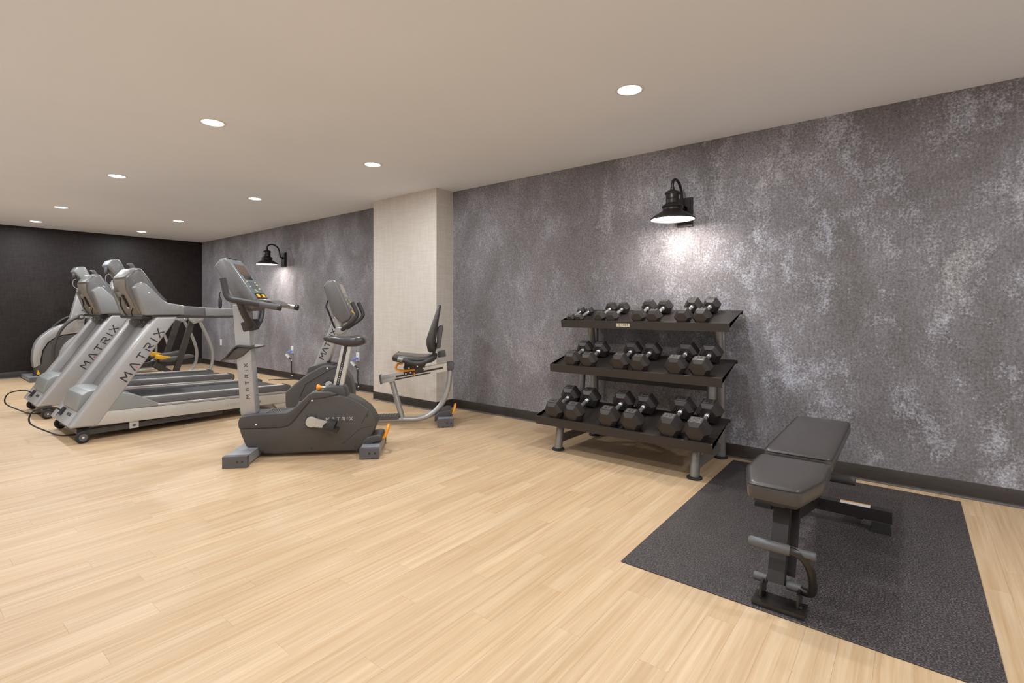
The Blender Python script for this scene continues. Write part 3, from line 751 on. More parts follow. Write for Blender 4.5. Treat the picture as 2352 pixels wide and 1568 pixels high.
# ------------------------------------------------------------------ bikes share an orientation
BA = math.radians(-44.0)
rx, ry = math.cos(BA), math.sin(BA)
nx, ny = -ry, rx
def bike_origin(c, s): return (nx * c + rx * s, ny * c + ry * s, 0)

def console_face(con, p_top, p_bot, hw, S):
    """screen and keys on the slanted face running from p_top to p_bot (x, z), half width hw"""
    a, b = Vector(p_top), Vector(p_bot); d = b - a
    n = Vector((-d.y, d.x)).normalized()
    if n.x < 0: n = -n
    def strip(f0, f1, out=0.003):
        q0, q1 = a + d * f0, a + d * f1
        return S([tuple(q0), tuple(q1), tuple(q1 + n * out), tuple(q0 + n * out)])
    def key(f0, f1, y0, y1, mat, name, out=0.003):
        return obj(name, prism(strip(f0, f1, out), y0, y1), mat, con)
    key(0.02, 0.98, -hw, hw, 'keypad', 'face_panel', 0.002)
    key(0.09, 0.36, -hw * 0.80, hw * 0.80, 'screen', 'screen', 0.004)
    key(0.38, 0.48, -hw * 0.62, hw * 0.62, 'screen_dark', 'lcd', 0.004)
    for i, (f, y) in enumerate(((0.53, -0.7), (0.53, 0.65), (0.60, 0.7), (0.66, -0.72), (0.70, 0.66), (0.74, -0.2), (0.78, -0.1))):
        key(f, f + 0.035, y * hw - 0.012, y * hw + 0.012, 'key_gold', 'key', 0.005)
    for f in (0.54, 0.59, 0.64, 0.69):
        for y in (-0.35, 0.0, 0.35):
            key(f, f + 0.03, y * hw - 0.010, y * hw + 0.010, 'cap_grey', 'key', 0.004)
    key(0.84, 0.985, -hw * 0.85, hw * 0.85, 'screen_dark', 'lower_panel', 0.005)
    for y in (-0.45, 0.45):
        key(0.87, 0.955, y * hw - 0.022, y * hw + 0.022, 'amber', 'key', 0.008)

# ------------------------------------------------------------------ upright bike
def make_upright():
    t = thing('upright_bike', 'upright exercise bike with a charcoal body in the middle of the floor', 'exercise bike', bike_origin(4.1, -1.1), BA)
    def S(pts): return [(x + 1.1, z) for x, z in pts]
    def P(s, y, z): return (s + 1.1, y, z)
    body = [(-1.548, 0.225), (-1.540, 0.19), (-1.500, 0.085), (-1.425, 0.080), (-1.395, 0.045), (-1.370, 0.030), (-0.690, 0.030), (-0.635, 0.075), (-0.586, 0.130), (-0.545, 0.225),
            (-0.550, 0.262), (-0.575, 0.310), (-0.607, 0.353), (-0.670, 0.402), (-0.744, 0.440), (-0.82, 0.458), (-0.90, 0.462), (-1.02, 0.455), (-1.055, 0.405), (-1.16, 0.275), (-1.195, 0.240), (-1.250, 0.228)]
    sh = obj('shroud', prism(S(body), -0.095, 0.095, 0.012, 3), 'shroud', t)
    top = [(-1.552, 0.223), (-1.557, 0.27), (-1.550, 0.300), (-1.530, 0.318), (-1.46, 0.332), (-1.205, 0.340), (-1.17, 0.358), (-1.040, 0.478), (-1.005, 0.492), (-0.90, 0.490), (-0.83, 0.470), (-0.92, 0.44), (-1.025, 0.430), (-1.058, 0.395), (-1.160, 0.268), (-1.197, 0.234), (-1.250, 0.222)]
    tc = obj('upper_cover', prism(S(top), -0.102, 0.102, 0.014, 3), 'shroud_top', t)
    for k in range(9):
        obj('step_rib', box(-1.36 + 1.1 + k * 0.017, -1.352 + 1.1 + k * 0.017, -0.075, 0.075, 0.335, 0.3415), 'cap_grey', tc)
    for (s, z, m) in ((-1.425, 0.255, 'white_paint'), (-1.022, 0.425, 'white_paint'), (-1.375, 0.052, 'ink'), (-1.025, 0.058, 'ink'), (-0.705, 0.062, 'ink'), (-0.612, 0.296, 'ink')):
        obj('screw', disc(P(s, -0.1045 if m == 'white_paint' else -0.0965, z), 0.007, 0.004, 'Y', 10), m, sh)
    matrix_word(0.023, 0.198, frame(P(-0.921, -0.0955, 0.268), (1, 0, 0), (0, 0, 1)), 'ink_pale', sh)
    each('sculpt_line', (tube([P(-0.80, -0.0955, 0.085), P(-0.665, -0.0955, 0.205), P(-0.575, -0.0955, 0.222)], 0.004, 6), tube([P(-0.655, -0.0955, 0.24), P(-0.60, -0.0955, 0.34)], 0.003, 6)), 'shroud_top', sh)
    # mast with lettering
    mast = obj('mast', prism(S([(-1.556, 0.315), (-1.446, 0.315), (-1.506, 1.16), (-1.616, 1.16)]), -0.050, 0.050, 0.010, 3), 'silver', t)
    matrix_word(0.026, 0.268, frame(P(-1.487, -0.0503, 0.442), (-0.07, 0, 1), (-1, 0, -0.07)), 'ink', mast, 'red_paint')
    tray = obj('accessory_tray', ribbon(S([(-1.686, 0.735), (-1.655, 0.760), (-1.60, 0.825), (-1.570, 0.846), (-1.49, 0.838), (-1.424, 0.832)]), 0.014, -0.085, 0.085, 0.004), 'shroud_top', t)
    obj('tray_bowl', prism(S([(-1.655, 0.750), (-1.60, 0.815), (-1.56, 0.838), (-1.47, 0.830), (-1.53, 0.772), (-1.585, 0.742), (-1.63, 0.738)]), -0.070, 0.070, 0.010), 'shroud', tray)
    # console
    con = obj('console', prism(S([(-1.708, 1.440), (-1.658, 1.500), (-1.622, 1.502), (-1.592, 1.470), (-1.408, 1.192), (-1.412, 1.160), (-1.440, 1.118), (-1.49, 1.118), (-1.565, 1.205)]), -0.145, 0.145, 0.018, 3), 'bike_console', t)
    obj('console_underside', prism(S([(-1.690, 1.415), (-1.560, 1.195), (-1.49, 1.110), (-1.435, 1.108), (-1.44, 1.13), (-1.53, 1.21), (-1.66, 1.43)]), -0.125, 0.125, 0.008), 'console_grey', con)
    console_face(con, (-1.606, 1.488), (-1.412, 1.196), 0.118, S)
    obj('top_slot', tube(smooth([P(-1.635, 0.09, 1.505), P(-1.628, 0.03, 1.507), P(-1.622, 0.0, 1.502), P(-1.628, -0.03, 1.507), P(-1.635, -0.09, 1.505)], 4), 0.004, 6), 'ink', con)
    obj('book_ledge', ribbon(S([(-1.430, 1.178), (-1.38, 1.192), (-1.33, 1.188), (-1.28, 1.166), (-1.25, 1.145)]), 0.010, -0.13, 0.13, 0.003), 'console_grey', t)
    # yoke and handlebars
    obj('yoke_clamp', prism(S([(-1.535, 0.945), (-1.455, 0.965), (-1.44, 1.02), (-1.47, 1.05), (-1.56, 1.02)]), -0.055, 0.055, 0.012), 'foam', t)
    for s in (-1, 1):
        obj('yoke_tube', tube(smooth([P(-1.49, s * 0.03, 0.985), P(-1.475, s * 0.10, 1.02), P(-1.485, s * 0.18, 1.10), P(-1.495, s * 0.225, 1.178)], 6), 0.024, 12), 'foam', t)
        hb = obj('handlebar', tube(smooth([P(-1.600, s * 0.245, 1.345), P(-1.588, s * 0.247, 1.290), P(-1.572, s * 0.250, 1.225), P(-1.545, s * 0.250, 1.196), P(-1.485, s * 0.245, 1.184), P(-1.36, s * 0.235, 1.160), P(-1.225, s * 0.215, 1.135)], 6), 0.0215, 14), 'foam', t)
        obj('end_cap', tube([P(-1.228, s * 0.2155, 1.1355), P(-1.222, s * 0.2147, 1.1345), P(-1.212, s * 0.2135, 1.133), P(-1.208, s * 0.213, 1.1325)], [0.0225, 0.0245, 0.0245, 0.016], 14), 'black_plastic', hb)
        obj('pulse_sensor', tube([P(-1.352, s * 0.2345, 1.1585), P(-1.30, s * 0.2265, 1.149), P(-1.235, s * 0.2165, 1.137)], 0.0226, 14), 'sensor_steel' if s > 0 else 'cap_grey', hb)
    obj('emergency_tag', merge(tube(smooth([P(-1.615, -0.245, 1.245), P(-1.620, -0.250, 1.235), P(-1.618, -0.25, 1.20)], 3), 0.004, 6), tube([P(-1.618, -0.25, 1.21), P(-1.617, -0.25, 1.19), P(-1.617, -0.25, 1.14), P(-1.617, -0.25, 1.128)], [0.006, 0.012, 0.012, 0.005], 10)), 'black_plastic', t)
    # seat assembly
    obj('seat_collar', prism(S([(-0.955, 0.455), (-0.950, 0.500), (-0.925, 0.530), (-0.80, 0.528), (-0.785, 0.50), (-0.765, 0.43), (-0.80, 0.41), (-0.88, 0.43)]), -0.070, 0.070, 0.016, 3), 'shroud_top', t)
    sp = obj('seat_post', bar(P(-0.850, 0, 0.505), P(-0.780, 0, 0.845), 0.052, 0.072, 0.006, up=(1, 0, 0)), 'bright_alu', t)
    obj('height_scale', bar(P(-0.850, -0.0265, 0.525), P(-0.784, -0.0265, 0.835), 0.002, 0.024, 0, up=(1, 0, 0)), 'ink', sp)
    for k in range(10):
        q = 0.06 + k * 0.055
        obj('scale_mark', disc(P(-0.850 + 0.066 * q, -0.0285, 0.525 + 0.31 * q), 0.003, 0.002, 'Y', 8), 'white_paint', sp)
    kn = obj('seat_knob', lathe([(0, 0), (0.022, 0.0), (0.026, 0.008), (0.020, 0.020), (0.012, 0.030), (0.012, 0.040), (0, 0.040)], 20, P(-1.005, -0.02, 0.512), 'X'), 'orange', t)
    obj('knob_stem', disc(P(-0.968, -0.02, 0.512), 0.008, 0.03, 'X'), 'chrome', kn)
    secs = []
    for (s, hw, zt, zb) in ((-0.962, 0.012, 0.900, 0.888), (-0.945, 0.026, 0.909, 0.872), (-0.90, 0.036, 0.914, 0.858), (-0.85, 0.048, 0.914, 0.844), (-0.80, 0.070, 0.912, 0.832), (-0.75, 0.100, 0.916, 0.826), (-0.70, 0.124, 0.920, 0.828), (-0.66, 0.126, 0.916, 0.838), (-0.638, 0.105, 0.900, 0.850), (-0.632, 0.07, 0.885, 0.862)):
        ring = []
        for k in range(16):
            a = 2 * PI * k / 16; c, q = math.cos(a), math.sin(a)
            y = hw * (abs(c) ** 0.6) * (1 if c > 0 else -1)
            z = (zt + zb) / 2 + (zt - zb) / 2 * (abs(q) ** 0.75) * (1 if q > 0 else -1)
            if q > 0: z -= 0.012 * (1 - abs(y) / hw) * (1 if -0.9 < s < -0.66 else 0)
            ring.append(P(s, y, z))
        secs.append(ring)
    obj('saddle', loft(secs), 'saddle', t, angle=60)
    # cranks and pedals
    each('crank_ring', (disc(P(-1.022, -0.101, 0.267), 0.056, 0.008, 'Y', 32), disc(P(-1.022, 0.093, 0.267), 0.056, 0.008, 'Y', 32)), 'shroud_top', t)
    for s in (-1, 1):
        dx, dz = (0.160, -0.034) if s < 0 else (-0.160, 0.034)
        y = s * 0.122
        cr = obj('crank_arm', merge(
            xform(loft([[(q * 0.17, -0.010 if k in (0, 3) else 0.010, (1 if k in (2, 3) else -1) * (0.036 - 0.018 * q)) for k in range(4)] for q in (0, 0.25, 0.5, 1.0)]),
                  Matrix.Translation(P(-1.022, y, 0.267)) @ Matrix.Rotation(-math.atan2(dz, dx), 4, 'Y')),
            disc(P(-1.022, y - 0.013, 0.267), 0.040, 0.026, 'Y', 28)), 'frame_beige', t)
        px, pz = -1.022 + dx, 0.267 + dz
        yo = s * 0.19
        ped = obj('pedal', merge(xform(box(-0.055, 0.055, -0.045, 0.045, -0.012, 0.012, 0.005), Matrix.Translation(P(px, yo, pz)) @ Matrix.Rotation(0.35, 4, 'Y')), bar(P(px, s * 0.12, pz), P(px, yo, pz), 0.016, 0.016)), 'black_plastic', cr)
        arc = [P(px + 0.02 * math.sin(a) - 0.005, yo + 0.05 * math.cos(a), pz + 0.062 * math.sin(a)) for a in [PI * k / 10 for k in range(11)]]
        obj('pedal_strap', tube(arc, 0.030, 8, 0.12, up=(0, 1, 0)), 'rubber' if s < 0 else 'cap_grey', ped)
    # stabilisers
    fs = obj('front_stabilizer', xform(box(-0.075, 0.075, -0.29, 0.29, 0.014, 0.080, 0.031, 5), Matrix.Translation(P(-1.488, 0, 0))), 'stab_grey', t)
    rs = obj('rear_stabilizer', xform(box(-0.066, 0.066, -0.20, 0.20, 0.016, 0.082, 0.016, 4), Matrix.Translation(P(-0.578, 0, 0))), 'stab_grey', t)
    for s in (-1, 1):
        ec = obj('end_cap', box(-1.570 + 1.1, -1.406 + 1.1, s * 0.305 - 0.025, s * 0.305 + 0.025, 0.0, 0.082, 0.024, 5), 'cap_grey', fs)
        for q in (-1.47, -1.437):
            obj('cap_hole', disc(P(q, s * 0.331 - 0.001, 0.044), 0.008, 0.002, 'Y', 8), 'ink', ec)
        ec = obj('end_cap', box(-0.648 + 1.1, -0.508 + 1.1, s * 0.22 - 0.022, s * 0.22 + 0.022, 0.008, 0.080, 0.016, 4), 'cap_grey', rs)
        for q in (-0.575, -0.535):
            obj('cap_hole', disc(P(q, s * 0.2435 - 0.001, 0.046), 0.008, 0.002, 'Y', 8), 'ink', ec)
        each('levelling_foot', (disc(P(-0.625, s * 0.205, 0), 0.014, 0.014, 'Z', 14), disc(P(-0.532, s * 0.205, 0), 0.014, 0.014, 'Z', 14)), 'sticker_white', rs)
    obj('stabilizer_cover', prism(S([(-0.66, 0.05), (-0.645, 0.105), (-0.61, 0.135), (-0.54, 0.150), (-0.505, 0.145), (-0.500, 0.105), (-0.56, 0.090), (-0.62, 0.065)]), -0.11, 0.11, 0.010, 3), 'shroud_top', rs)
    obj('lift_handle', tube(smooth([P(-0.530, -0.05, 0.115), P(-0.495, -0.05, 0.112), P(-0.478, -0.045, 0.14), P(-0.465, -0.03, 0.185), P(-0.462, 0.0, 0.20), P(-0.465, 0.03, 0.185), P(-0.478, 0.045, 0.14), P(-0.495, 0.05, 0.112), P(-0.530, 0.05, 0.115)], 5), 0.0115, 10), 'orange', rs)
    return t
make_upright()

# ------------------------------------------------------------------ recumbent bike
def make_recumbent():
    t = thing('recumbent_bike', 'recumbent exercise bike with a low backrest seat, in front of the pillar', 'exercise bike', bike_origin(5.0, -0.7), BA)
    def S(pts): return [(x + 0.7, z) for x, z in pts]
    def P(s, y, z): return (s + 0.7, y, z)
    sh = obj('shroud', prism(S([(-1.495, 0.345), (-1.42, 0.415), (-1.29, 0.520), (-1.165, 0.592), (-1.10, 0.598), (-1.045, 0.588), (-0.965, 0.545), (-0.91, 0.46), (-0.888, 0.36), (-0.885, 0.25), (-0.905, 0.15), (-0.96, 0.075), (-1.05, 0.045), (-1.40, 0.045), (-1.465, 0.11), (-1.492, 0.22)]), -0.10, 0.10, 0.022, 4), 'shroud', t)
    obj('seam', tube([P(-1.36, -0.1, 0.30), P(-1.31, -0.1005, 0.42), P(-1.08, -0.1005, 0.56), P(-1.03, -0.1, 0.575)], 0.004, 6), 'ink', sh)
    obj('screw', disc(P(-1.115, -0.103, 0.565), 0.008, 0.004, 'Y', 10), 'white_paint', sh)
    obj('mast_boot', prism(S([(-1.315, 0.49), (-1.285, 0.578), (-1.14, 0.612), (-1.06, 0.60), (-1.10, 0.55)]), -0.085, 0.085, 0.010), 'shroud_top', t)
    mast = obj('mast', prism(S([(-1.262, 0.56), (-1.130, 0.57), (-0.985, 0.99), (-0.975, 1.06), (-1.055, 1.06)]), -0.055, 0.055, 0.010, 3), 'silver', t)
    matrix_word(0.048, 0.30, frame(P(-1.158, -0.0553, 0.640), (0.40, 0, 0.92), (-0.92, 0, 0.40)), 'ink', mast)
    obj('mast_clip', merge(box(-1.135 + 0.7, -1.10 + 0.7, -0.05, -0.02, 0.59, 0.635, 0.004), disc(P(-1.12, -0.055, 0.62), 0.014, 0.02, 'Y', 12)), 'black_plastic', t)
    con = obj('console', prism(S([(-1.146, 1.335), (-1.092, 1.392), (-1.050, 1.396), (-1.022, 1.375), (-0.884, 1.060), (-0.905, 1.015), (-0.975, 0.982), (-1.060, 1.065)]), -0.14, 0.14, 0.018, 3), 'console_grey', t)
    console_face(con, (-1.030, 1.385), (-0.888, 1.062), 0.112, S)
    obj('sensor_cable', tube(smooth([P(-1.115, -0.08, 1.20), P(-1.125, -0.10, 1.14), P(-1.105, -0.11, 1.10), P(-1.075, -0.08, 1.0), P(-1.055, -0.06, 0.94)], 6), 0.008, 8), 'cord', t)
    obj('handlebar_clamp', prism(S([(-1.06, 0.89), (-1.0, 0.87), (-0.955, 0.915), (-0.99, 0.95), (-1.04, 0.945)]), -0.065, 0.065, 0.008), 'tube_silver', t)
    for s in (-1, 1):
        obj('handlebar', tube(smooth([P(-1.00, s * 0.03, 0.915), P(-0.955, s * 0.10, 0.945), P(-0.90, s * 0.145, 0.985), P(-0.848, s * 0.165, 1.030), P(-0.832, s * 0.168, 1.070), P(-0.850, s * 0.168, 1.120), P(-0.878, s * 0.168, 1.182)], 6), 0.019, 12), 'foam', t)
    # step-through frame tube, strut, rail
    obj('frame_tube', tube(smooth([P(-1.10, 0, 0.045), P(-0.70, 0, 0.045), P(-0.40, 0, 0.045), P(-0.29, 0, 0.045), P(-0.17, 0, 0.078), P(-0.075, 0, 0.155), P(-0.020, 0, 0.255), P(0.012, 0, 0.36), P(0.026, 0, 0.46), P(0.034, 0, 0.57)], 7), 0.027, 14), 'tube_silver', t)
    ft = obj('foot_tread', box(-0.90 + 0.7, -0.462 + 0.7, -0.055, 0.055, 0.062, 0.092, 0.008), 'cap_grey', t)
    for k in range(16):
        obj('tread_rib', box(-0.88 + 0.7 + k * 0.026, -0.868 + 0.7 + k * 0.026, -0.045, 0.045, 0.090, 0.0955), 'black_plastic', ft)
    obj('seat_strut', tube([P(-0.432, 0, 0.05), P(-0.535, 0, 0.43)], 0.027, 14), 'tube_silver', t)
    rail = obj('seat_rail', merge(bar(P(-0.632, 0, 0.4645), P(0.0, 0, 0.578), 0.072, 0.026, 0.006), bar(P(-0.630, 0, 0.4395), P(0.0, 0, 0.553), 0.056, 0.034), bar(P(-0.625, 0, 0.4145), P(0.006, 0, 0.528), 0.072, 0.026, 0.006)), 'bright_alu', t)
    obj('rail_slot', bar(P(-0.49, -0.030, 0.464), P(-0.04, -0.030, 0.545), 0.004, 0.016), 'ink', rail)
    obj('position_scale', bar(P(-0.50, -0.0372, 0.437), P(-0.16, -0.0372, 0.498), 0.002, 0.012), 'ink', rail)
    obj('rail_end', bar(P(-0.645, 0, 0.437), P(-0.628, 0, 0.440), 0.085, 0.088, 0.004), 'cap_grey', rail)
    obj('rail_cap', prism(S([(-0.002, 0.515), (0.065, 0.525), (0.068, 0.585), (0.055, 0.606), (-0.002, 0.598)]), -0.045, 0.045, 0.008, 3), 'cap_grey', rail)
    # seat carriage
    car = obj('seat_carriage', merge(prism(S([(-0.415, 0.478), (-0.23, 0.512), (-0.20, 0.60), (-0.42, 0.56)]), -0.052, 0.052, 0.004), prism(S([(-0.41, 0.56), (-0.15, 0.60), (-0.10, 0.635), (-0.41, 0.60)]), -0.06, 0.06, 0.004)), 'dark_link', t)
    each('carriage_bolt', tuple([disc(P(s, -0.058, z), 0.008, 0.008, 'Y', 10) for s, z in ((-0.395, 0.495), (-0.35, 0.505), (-0.225, 0.545), (-0.365, 0.548), (-0.285, 0.565))]), 'chrome', car)
    obj('slide_lever', tube(smooth([P(-0.31, -0.062, 0.535), P(-0.40, -0.075, 0.527), P(-0.465, -0.08, 0.535), P(-0.488, -0.08, 0.560), P(-0.465, -0.078, 0.590), P(-0.42, -0.07, 0.602)], 6), 0.011, 10), 'orange', car)
    obj('pointer', bar(P(-0.315, -0.058, 0.505), P(-0.310, -0.058, 0.470), 0.004, 0.010), 'orange', car)
    # cushion
    secs = []
    for (s, hw, zt, zb) in ((-0.520, 0.13, 0.664, 0.636), (-0.505, 0.165, 0.684, 0.622), (-0.47, 0.185, 0.692, 0.612), (-0.38, 0.195, 0.684, 0.604), (-0.28, 0.195, 0.672, 0.604), (-0.19, 0.18, 0.672, 0.612), (-0.15, 0.15, 0.676, 0.630), (-0.138, 0.12, 0.668, 0.642)):
        ring = []
        for k in range(16):
            a = 2 * PI * k / 16; c, q = math.cos(a), math.sin(a)
            ring.append(P(s, hw * (abs(c) ** 0.45) * (1 if c > 0 else -1), (zt + zb) / 2 + (zt - zb) / 2 * (abs(q) ** 0.6) * (1 if q > 0 else -1)))
        secs.append(ring)
    obj('seat_cushion', loft(secs), 'vinyl', t, angle=60)
    # backrest: cushion lofted upwards, its rear shell and bracket
    secs = []
    for (z, xf, xb, hw) in ((0.702, -0.172, -0.140, 0.12), (0.720, -0.186, -0.120, 0.16), (0.78, -0.200, -0.110, 0.185), (0.83, -0.200, -0.105, 0.19), (0.92, -0.170, -0.092, 0.185), (1.02, -0.135, -0.078, 0.175), (1.11, -0.104, -0.062, 0.155), (1.145, -0.092, -0.056, 0.13), (1.160, -0.082, -0.062, 0.10)):
        ring = []
        for k in range(16):
            a = 2 * PI * k / 16; c, q = math.cos(a), math.sin(a)
            ring.append(P((xf + xb) / 2 + (xb - xf) / 2 * (abs(q) ** 0.6) * (1 if q > 0 else -1), hw * (abs(c) ** 0.45) * (1 if c > 0 else -1), z))
        secs.append(ring)
    back = obj('backrest', loft(secs), 'vinyl', t, angle=60)
    obj('back_shell', prism(S([(-0.105, 0.735), (-0.062, 0.742), (-0.038, 0.95), (-0.060, 0.962), (-0.09, 0.94)]), -0.10, 0.10, 0.012), 'cap_grey', back)
    obj('back_bracket', bar(P(-0.155, 0, 0.615), P(-0.098, 0, 0.78), 0.07, 0.028, 0.004), 'dark_link', t)
    for s in (-1, 1):
        h = obj('side_handle', tube(smooth([P(-0.115, s * 0.10, 0.66), P(-0.14, s * 0.19, 0.652), P(-0.22, s * 0.225, 0.618), P(-0.29, s * 0.23, 0.612), P(-0.40, s * 0.225, 0.640), P(-0.50, s * 0.215, 0.672)], 6), 0.020, 12), 'foam', t)
        obj('pulse_sensor', tube([P(-0.455, s * 0.2195, 0.657), P(-0.41, s * 0.2235, 0.643)], 0.0212, 12), 'sensor_steel', h)
    obj('bottle_cage', prism(S([(-0.09, 0.63), (-0.01, 0.64), (-0.02, 0.70), (-0.09, 0.69)]), 0.10, 0.20, 0.006), 'cap_grey', t)
    # crank
    obj('crank_ring', disc(P(-1.095, -0.108, 0.415), 0.055, 0.010, 'Y', 28), 'shroud_top', t)
    for s in (-1, 1):
        dx, dz = (-0.05, -0.155) if s < 0 else (0.05, 0.155)
        y = s * 0.125
        cr = obj('crank_arm', merge(bar(P(-1.095, y, 0.415), P(-1.095 + dx, y, 0.415 + dz), 0.02, 0.04, 0.004, up=(1, 0, 0)), disc(P(-1.095, y - 0.012, 0.415), 0.03, 0.024, 'Y', 20)), 'frame_beige', t)
        ped = obj('pedal', box(-1.095 + dx + 0.645, -1.095 + dx + 0.755, s * 0.185 - 0.045, s * 0.185 + 0.045, 0.403 + dz, 0.427 + dz, 0.006), 'black_plastic', cr)
        arc = [P(-1.095 + dx, s * 0.185 + 0.05 * math.cos(a), 0.415 + dz + 0.06 * math.sin(a)) for a in [PI * k / 10 for k in range(11)]]
        obj('pedal_strap', tube(arc, 0.028, 8, 0.12, up=(0, 1, 0)), 'cap_grey', ped)
    # stabilisers
    fs = obj('front_stabilizer', box(-1.43 + 0.7, -1.30 + 0.7, -0.25, 0.25, 0.010, 0.070, 0.018, 3), 'stab_grey', t)
    rs = obj('rear_stabilizer', box(-0.085 + 0.7, 0.055 + 0.7, -0.185, 0.185, 0.016, 0.078, 0.016, 4), 'stab_grey', t)
    for s in (-1, 1):
        ec = obj('end_cap', box(-0.092 + 0.7, 0.062 + 0.7, s * 0.20 - 0.018, s * 0.20 + 0.018, 0.010, 0.078, 0.014, 4), 'cap_grey', rs)
        for q in (0.0, 0.038):
            obj('cap_hole', disc(P(q, s * 0.2195 - 0.001, 0.044), 0.007, 0.002, 'Y', 8), 'ink', ec)
        each('levelling_foot', (disc(P(-0.06, s * 0.19, 0), 0.013, 0.016, 'Z', 14), disc(P(0.035, s * 0.19, 0), 0.013, 0.016, 'Z', 14)), 'sticker_white', rs)
    obj('stabilizer_cover', prism(S([(-0.12, 0.03), (-0.12, 0.075), (-0.085, 0.115), (0.0, 0.145), (0.045, 0.140), (0.045, 0.085), (-0.04, 0.06)]), -0.09, 0.13, 0.010, 3), 'shroud_top', rs)
    obj('lift_handle', tube(smooth([P(0.02, -0.05, 0.105), P(0.05, -0.05, 0.102), P(0.066, -0.045, 0.125), P(0.078, -0.03, 0.165), P(0.080, 0.0, 0.178), P(0.078, 0.03, 0.165), P(0.066, 0.045, 0.125), P(0.05, 0.05, 0.102), P(0.02, 0.05, 0.105)], 5), 0.011, 10), 'orange', rs)
    return t
make_recumbent()

# ------------------------------------------------------------------ rubber mat
mc = [(2.060, 1.025), (2.052, -0.222), (3.925, -0.212), (3.940, 1.050)]
mo = obj('floor_mat', prism_z(mc[::-1], 0.0, 0.006, 0.002, 1), 'rubber_mat')
mo['label'] = 'black rubber exercise mat lying under the weight bench'; mo['category'] = 'mat'

# ------------------------------------------------------------------ dumbbell rack
RY0, RY1 = 0.995, 2.375
SHELF = [  # front x, front z, back x, back z
    (3.282, 0.236, 3.660, 0.362), (3.490, 0.632, 3.845, 0.755), (3.660, 0.995, 3.992, 1.112)]
def make_rack():
    t = thing('dumbbell_rack', 'black three-tier dumbbell rack with silver tube legs against the grey wall', 'dumbbell rack', (3.6, 1.685, 0))
    def P(x, y, z): return (x - 3.6, y - 1.685, z)
    def S(pts): return [(x - 3.6, z) for x, z in pts]
    ya, yb = RY0 - 1.685, RY1 - 1.685
    for i, (x0, z0, x1, z1) in enumerate(SHELF):
        th = 0.003
        d = Vector((x1 - x0, z1 - z0)).normalized(); n = Vector((-d.y, d.x))
        # one folded sheet: front face, narrow lip top, short drop, tray, rolled rear edge
        line = [(x0 - 0.004, z0 - 0.030), (x0 - 0.014, z0 + 0.030), (x0 - 0.001, z0 + 0.034), (x0 + 0.002, z0 + 0.001), (x1, z1), (x1 + 0.012, z1 - 0.003), (x1 + 0.014, z1 - 0.018), (x1 + 0.002, z1 - 0.024)]
        sh = obj('shelf', ribbon(S(line), th, ya, yb), 'rack_sheet', t)
        if i == 2:
            pl = obj('name_plate', xform(box(-0.055, 0.055, -0.0135, 0.0135, 0, 0.0015), frame(P(x0 - 0.0115, 1.795, z0 + 0.001), (0, -1, 0), (-0.16, 0, 0.98))), 'badge', sh)
            M = frame(P(x0 - 0.0132, 1.795, z0 + 0.001), (0, -1, 0), (-0.16, 0, 0.98))
            text('XULT', 0.024, M @ Matrix.Translation((0.014, 0, 0)), 'ink', pl)
            for q, k in ((-0.041, 1), (-0.029, -1)):
                arc = [M @ Vector((q + k * 0.006 * math.cos(a) - k * 0.003, 0.010 * math.sin(a), 0.0004)) for a in [(-PI / 2 + PI * j / 6) for j in range(7)]]
                obj('emblem', tube(arc, 0.0015, 6), 'ink', pl)
    for y in (1.14, 2.22):
        # bent front leg: stub up to the bottom tray, back underneath it, then up behind it to the middle tray
        leg = obj('front_leg', tube(smooth([P(3.368, y, 0.012), P(3.390, y, 0.12), P(3.405, y, 0.170), P(3.44, y, 0.205), P(3.53, y, 0.242), P(3.63, y, 0.285), P(3.70, y, 0.345), P(3.722, y, 0.44), P(3.735, y, 0.555), P(3.745, y, 0.655)], 6), 0.032, 18), 'rack_tube', t)
        obj('shelf_strut', tube([P(3.935, y, 0.66), P(3.915, y, 0.80), P(3.880, y, 1.0), P(3.875, y, 1.03)], 0.030, 18), 'rack_tube', t)
        obj('foot_cap', lathe([(0, 0), (0.047, 0), (0.050, 0.004), (0.050, 0.012), (0.044, 0.016), (0.036, 0.018), (0, 0.018)], 24, P(3.368, y, 0)), 'rubber', leg)
        post = obj('rear_post', tube([P(3.955, y, 0.012), P(3.955, y, 0.60), P(3.955, y, 1.07)], 0.034, 18), 'rack_tube', t)
        obj('foot_cap', lathe([(0, 0), (0.047, 0), (0.050, 0.004), (0.050, 0.012), (0.044, 0.016), (0.036, 0.018), (0, 0.018)], 24, P(3.955, y, 0)), 'rubber', post)
        obj('side_brace', merge(bar(P(3.385, y, 0.085), P(3.945, y, 0.085), 0.008, 0.065, 0.002)), 'rack_tube', t)
        for (x0, z0, x1, z1) in SHELF:
            obj('shelf_bracket', prism(S([(x0 + 0.06, z0 + 0.010), (x1 - 0.02, z1 - 0.014), (x1 - 0.02, z1 - 0.05), (x0 + 0.14, z0 - 0.01)]), y - 1.685 - 0.004, y - 1.685 + 0.004), 'rack_sheet', t)
    obj('rear_crossbar', bar(P(3.955, 1.14, 0.52), P(3.955, 2.22, 0.52), 0.02, 0.05, 0.003), 'rack_sheet', t)
    return t
make_rack()

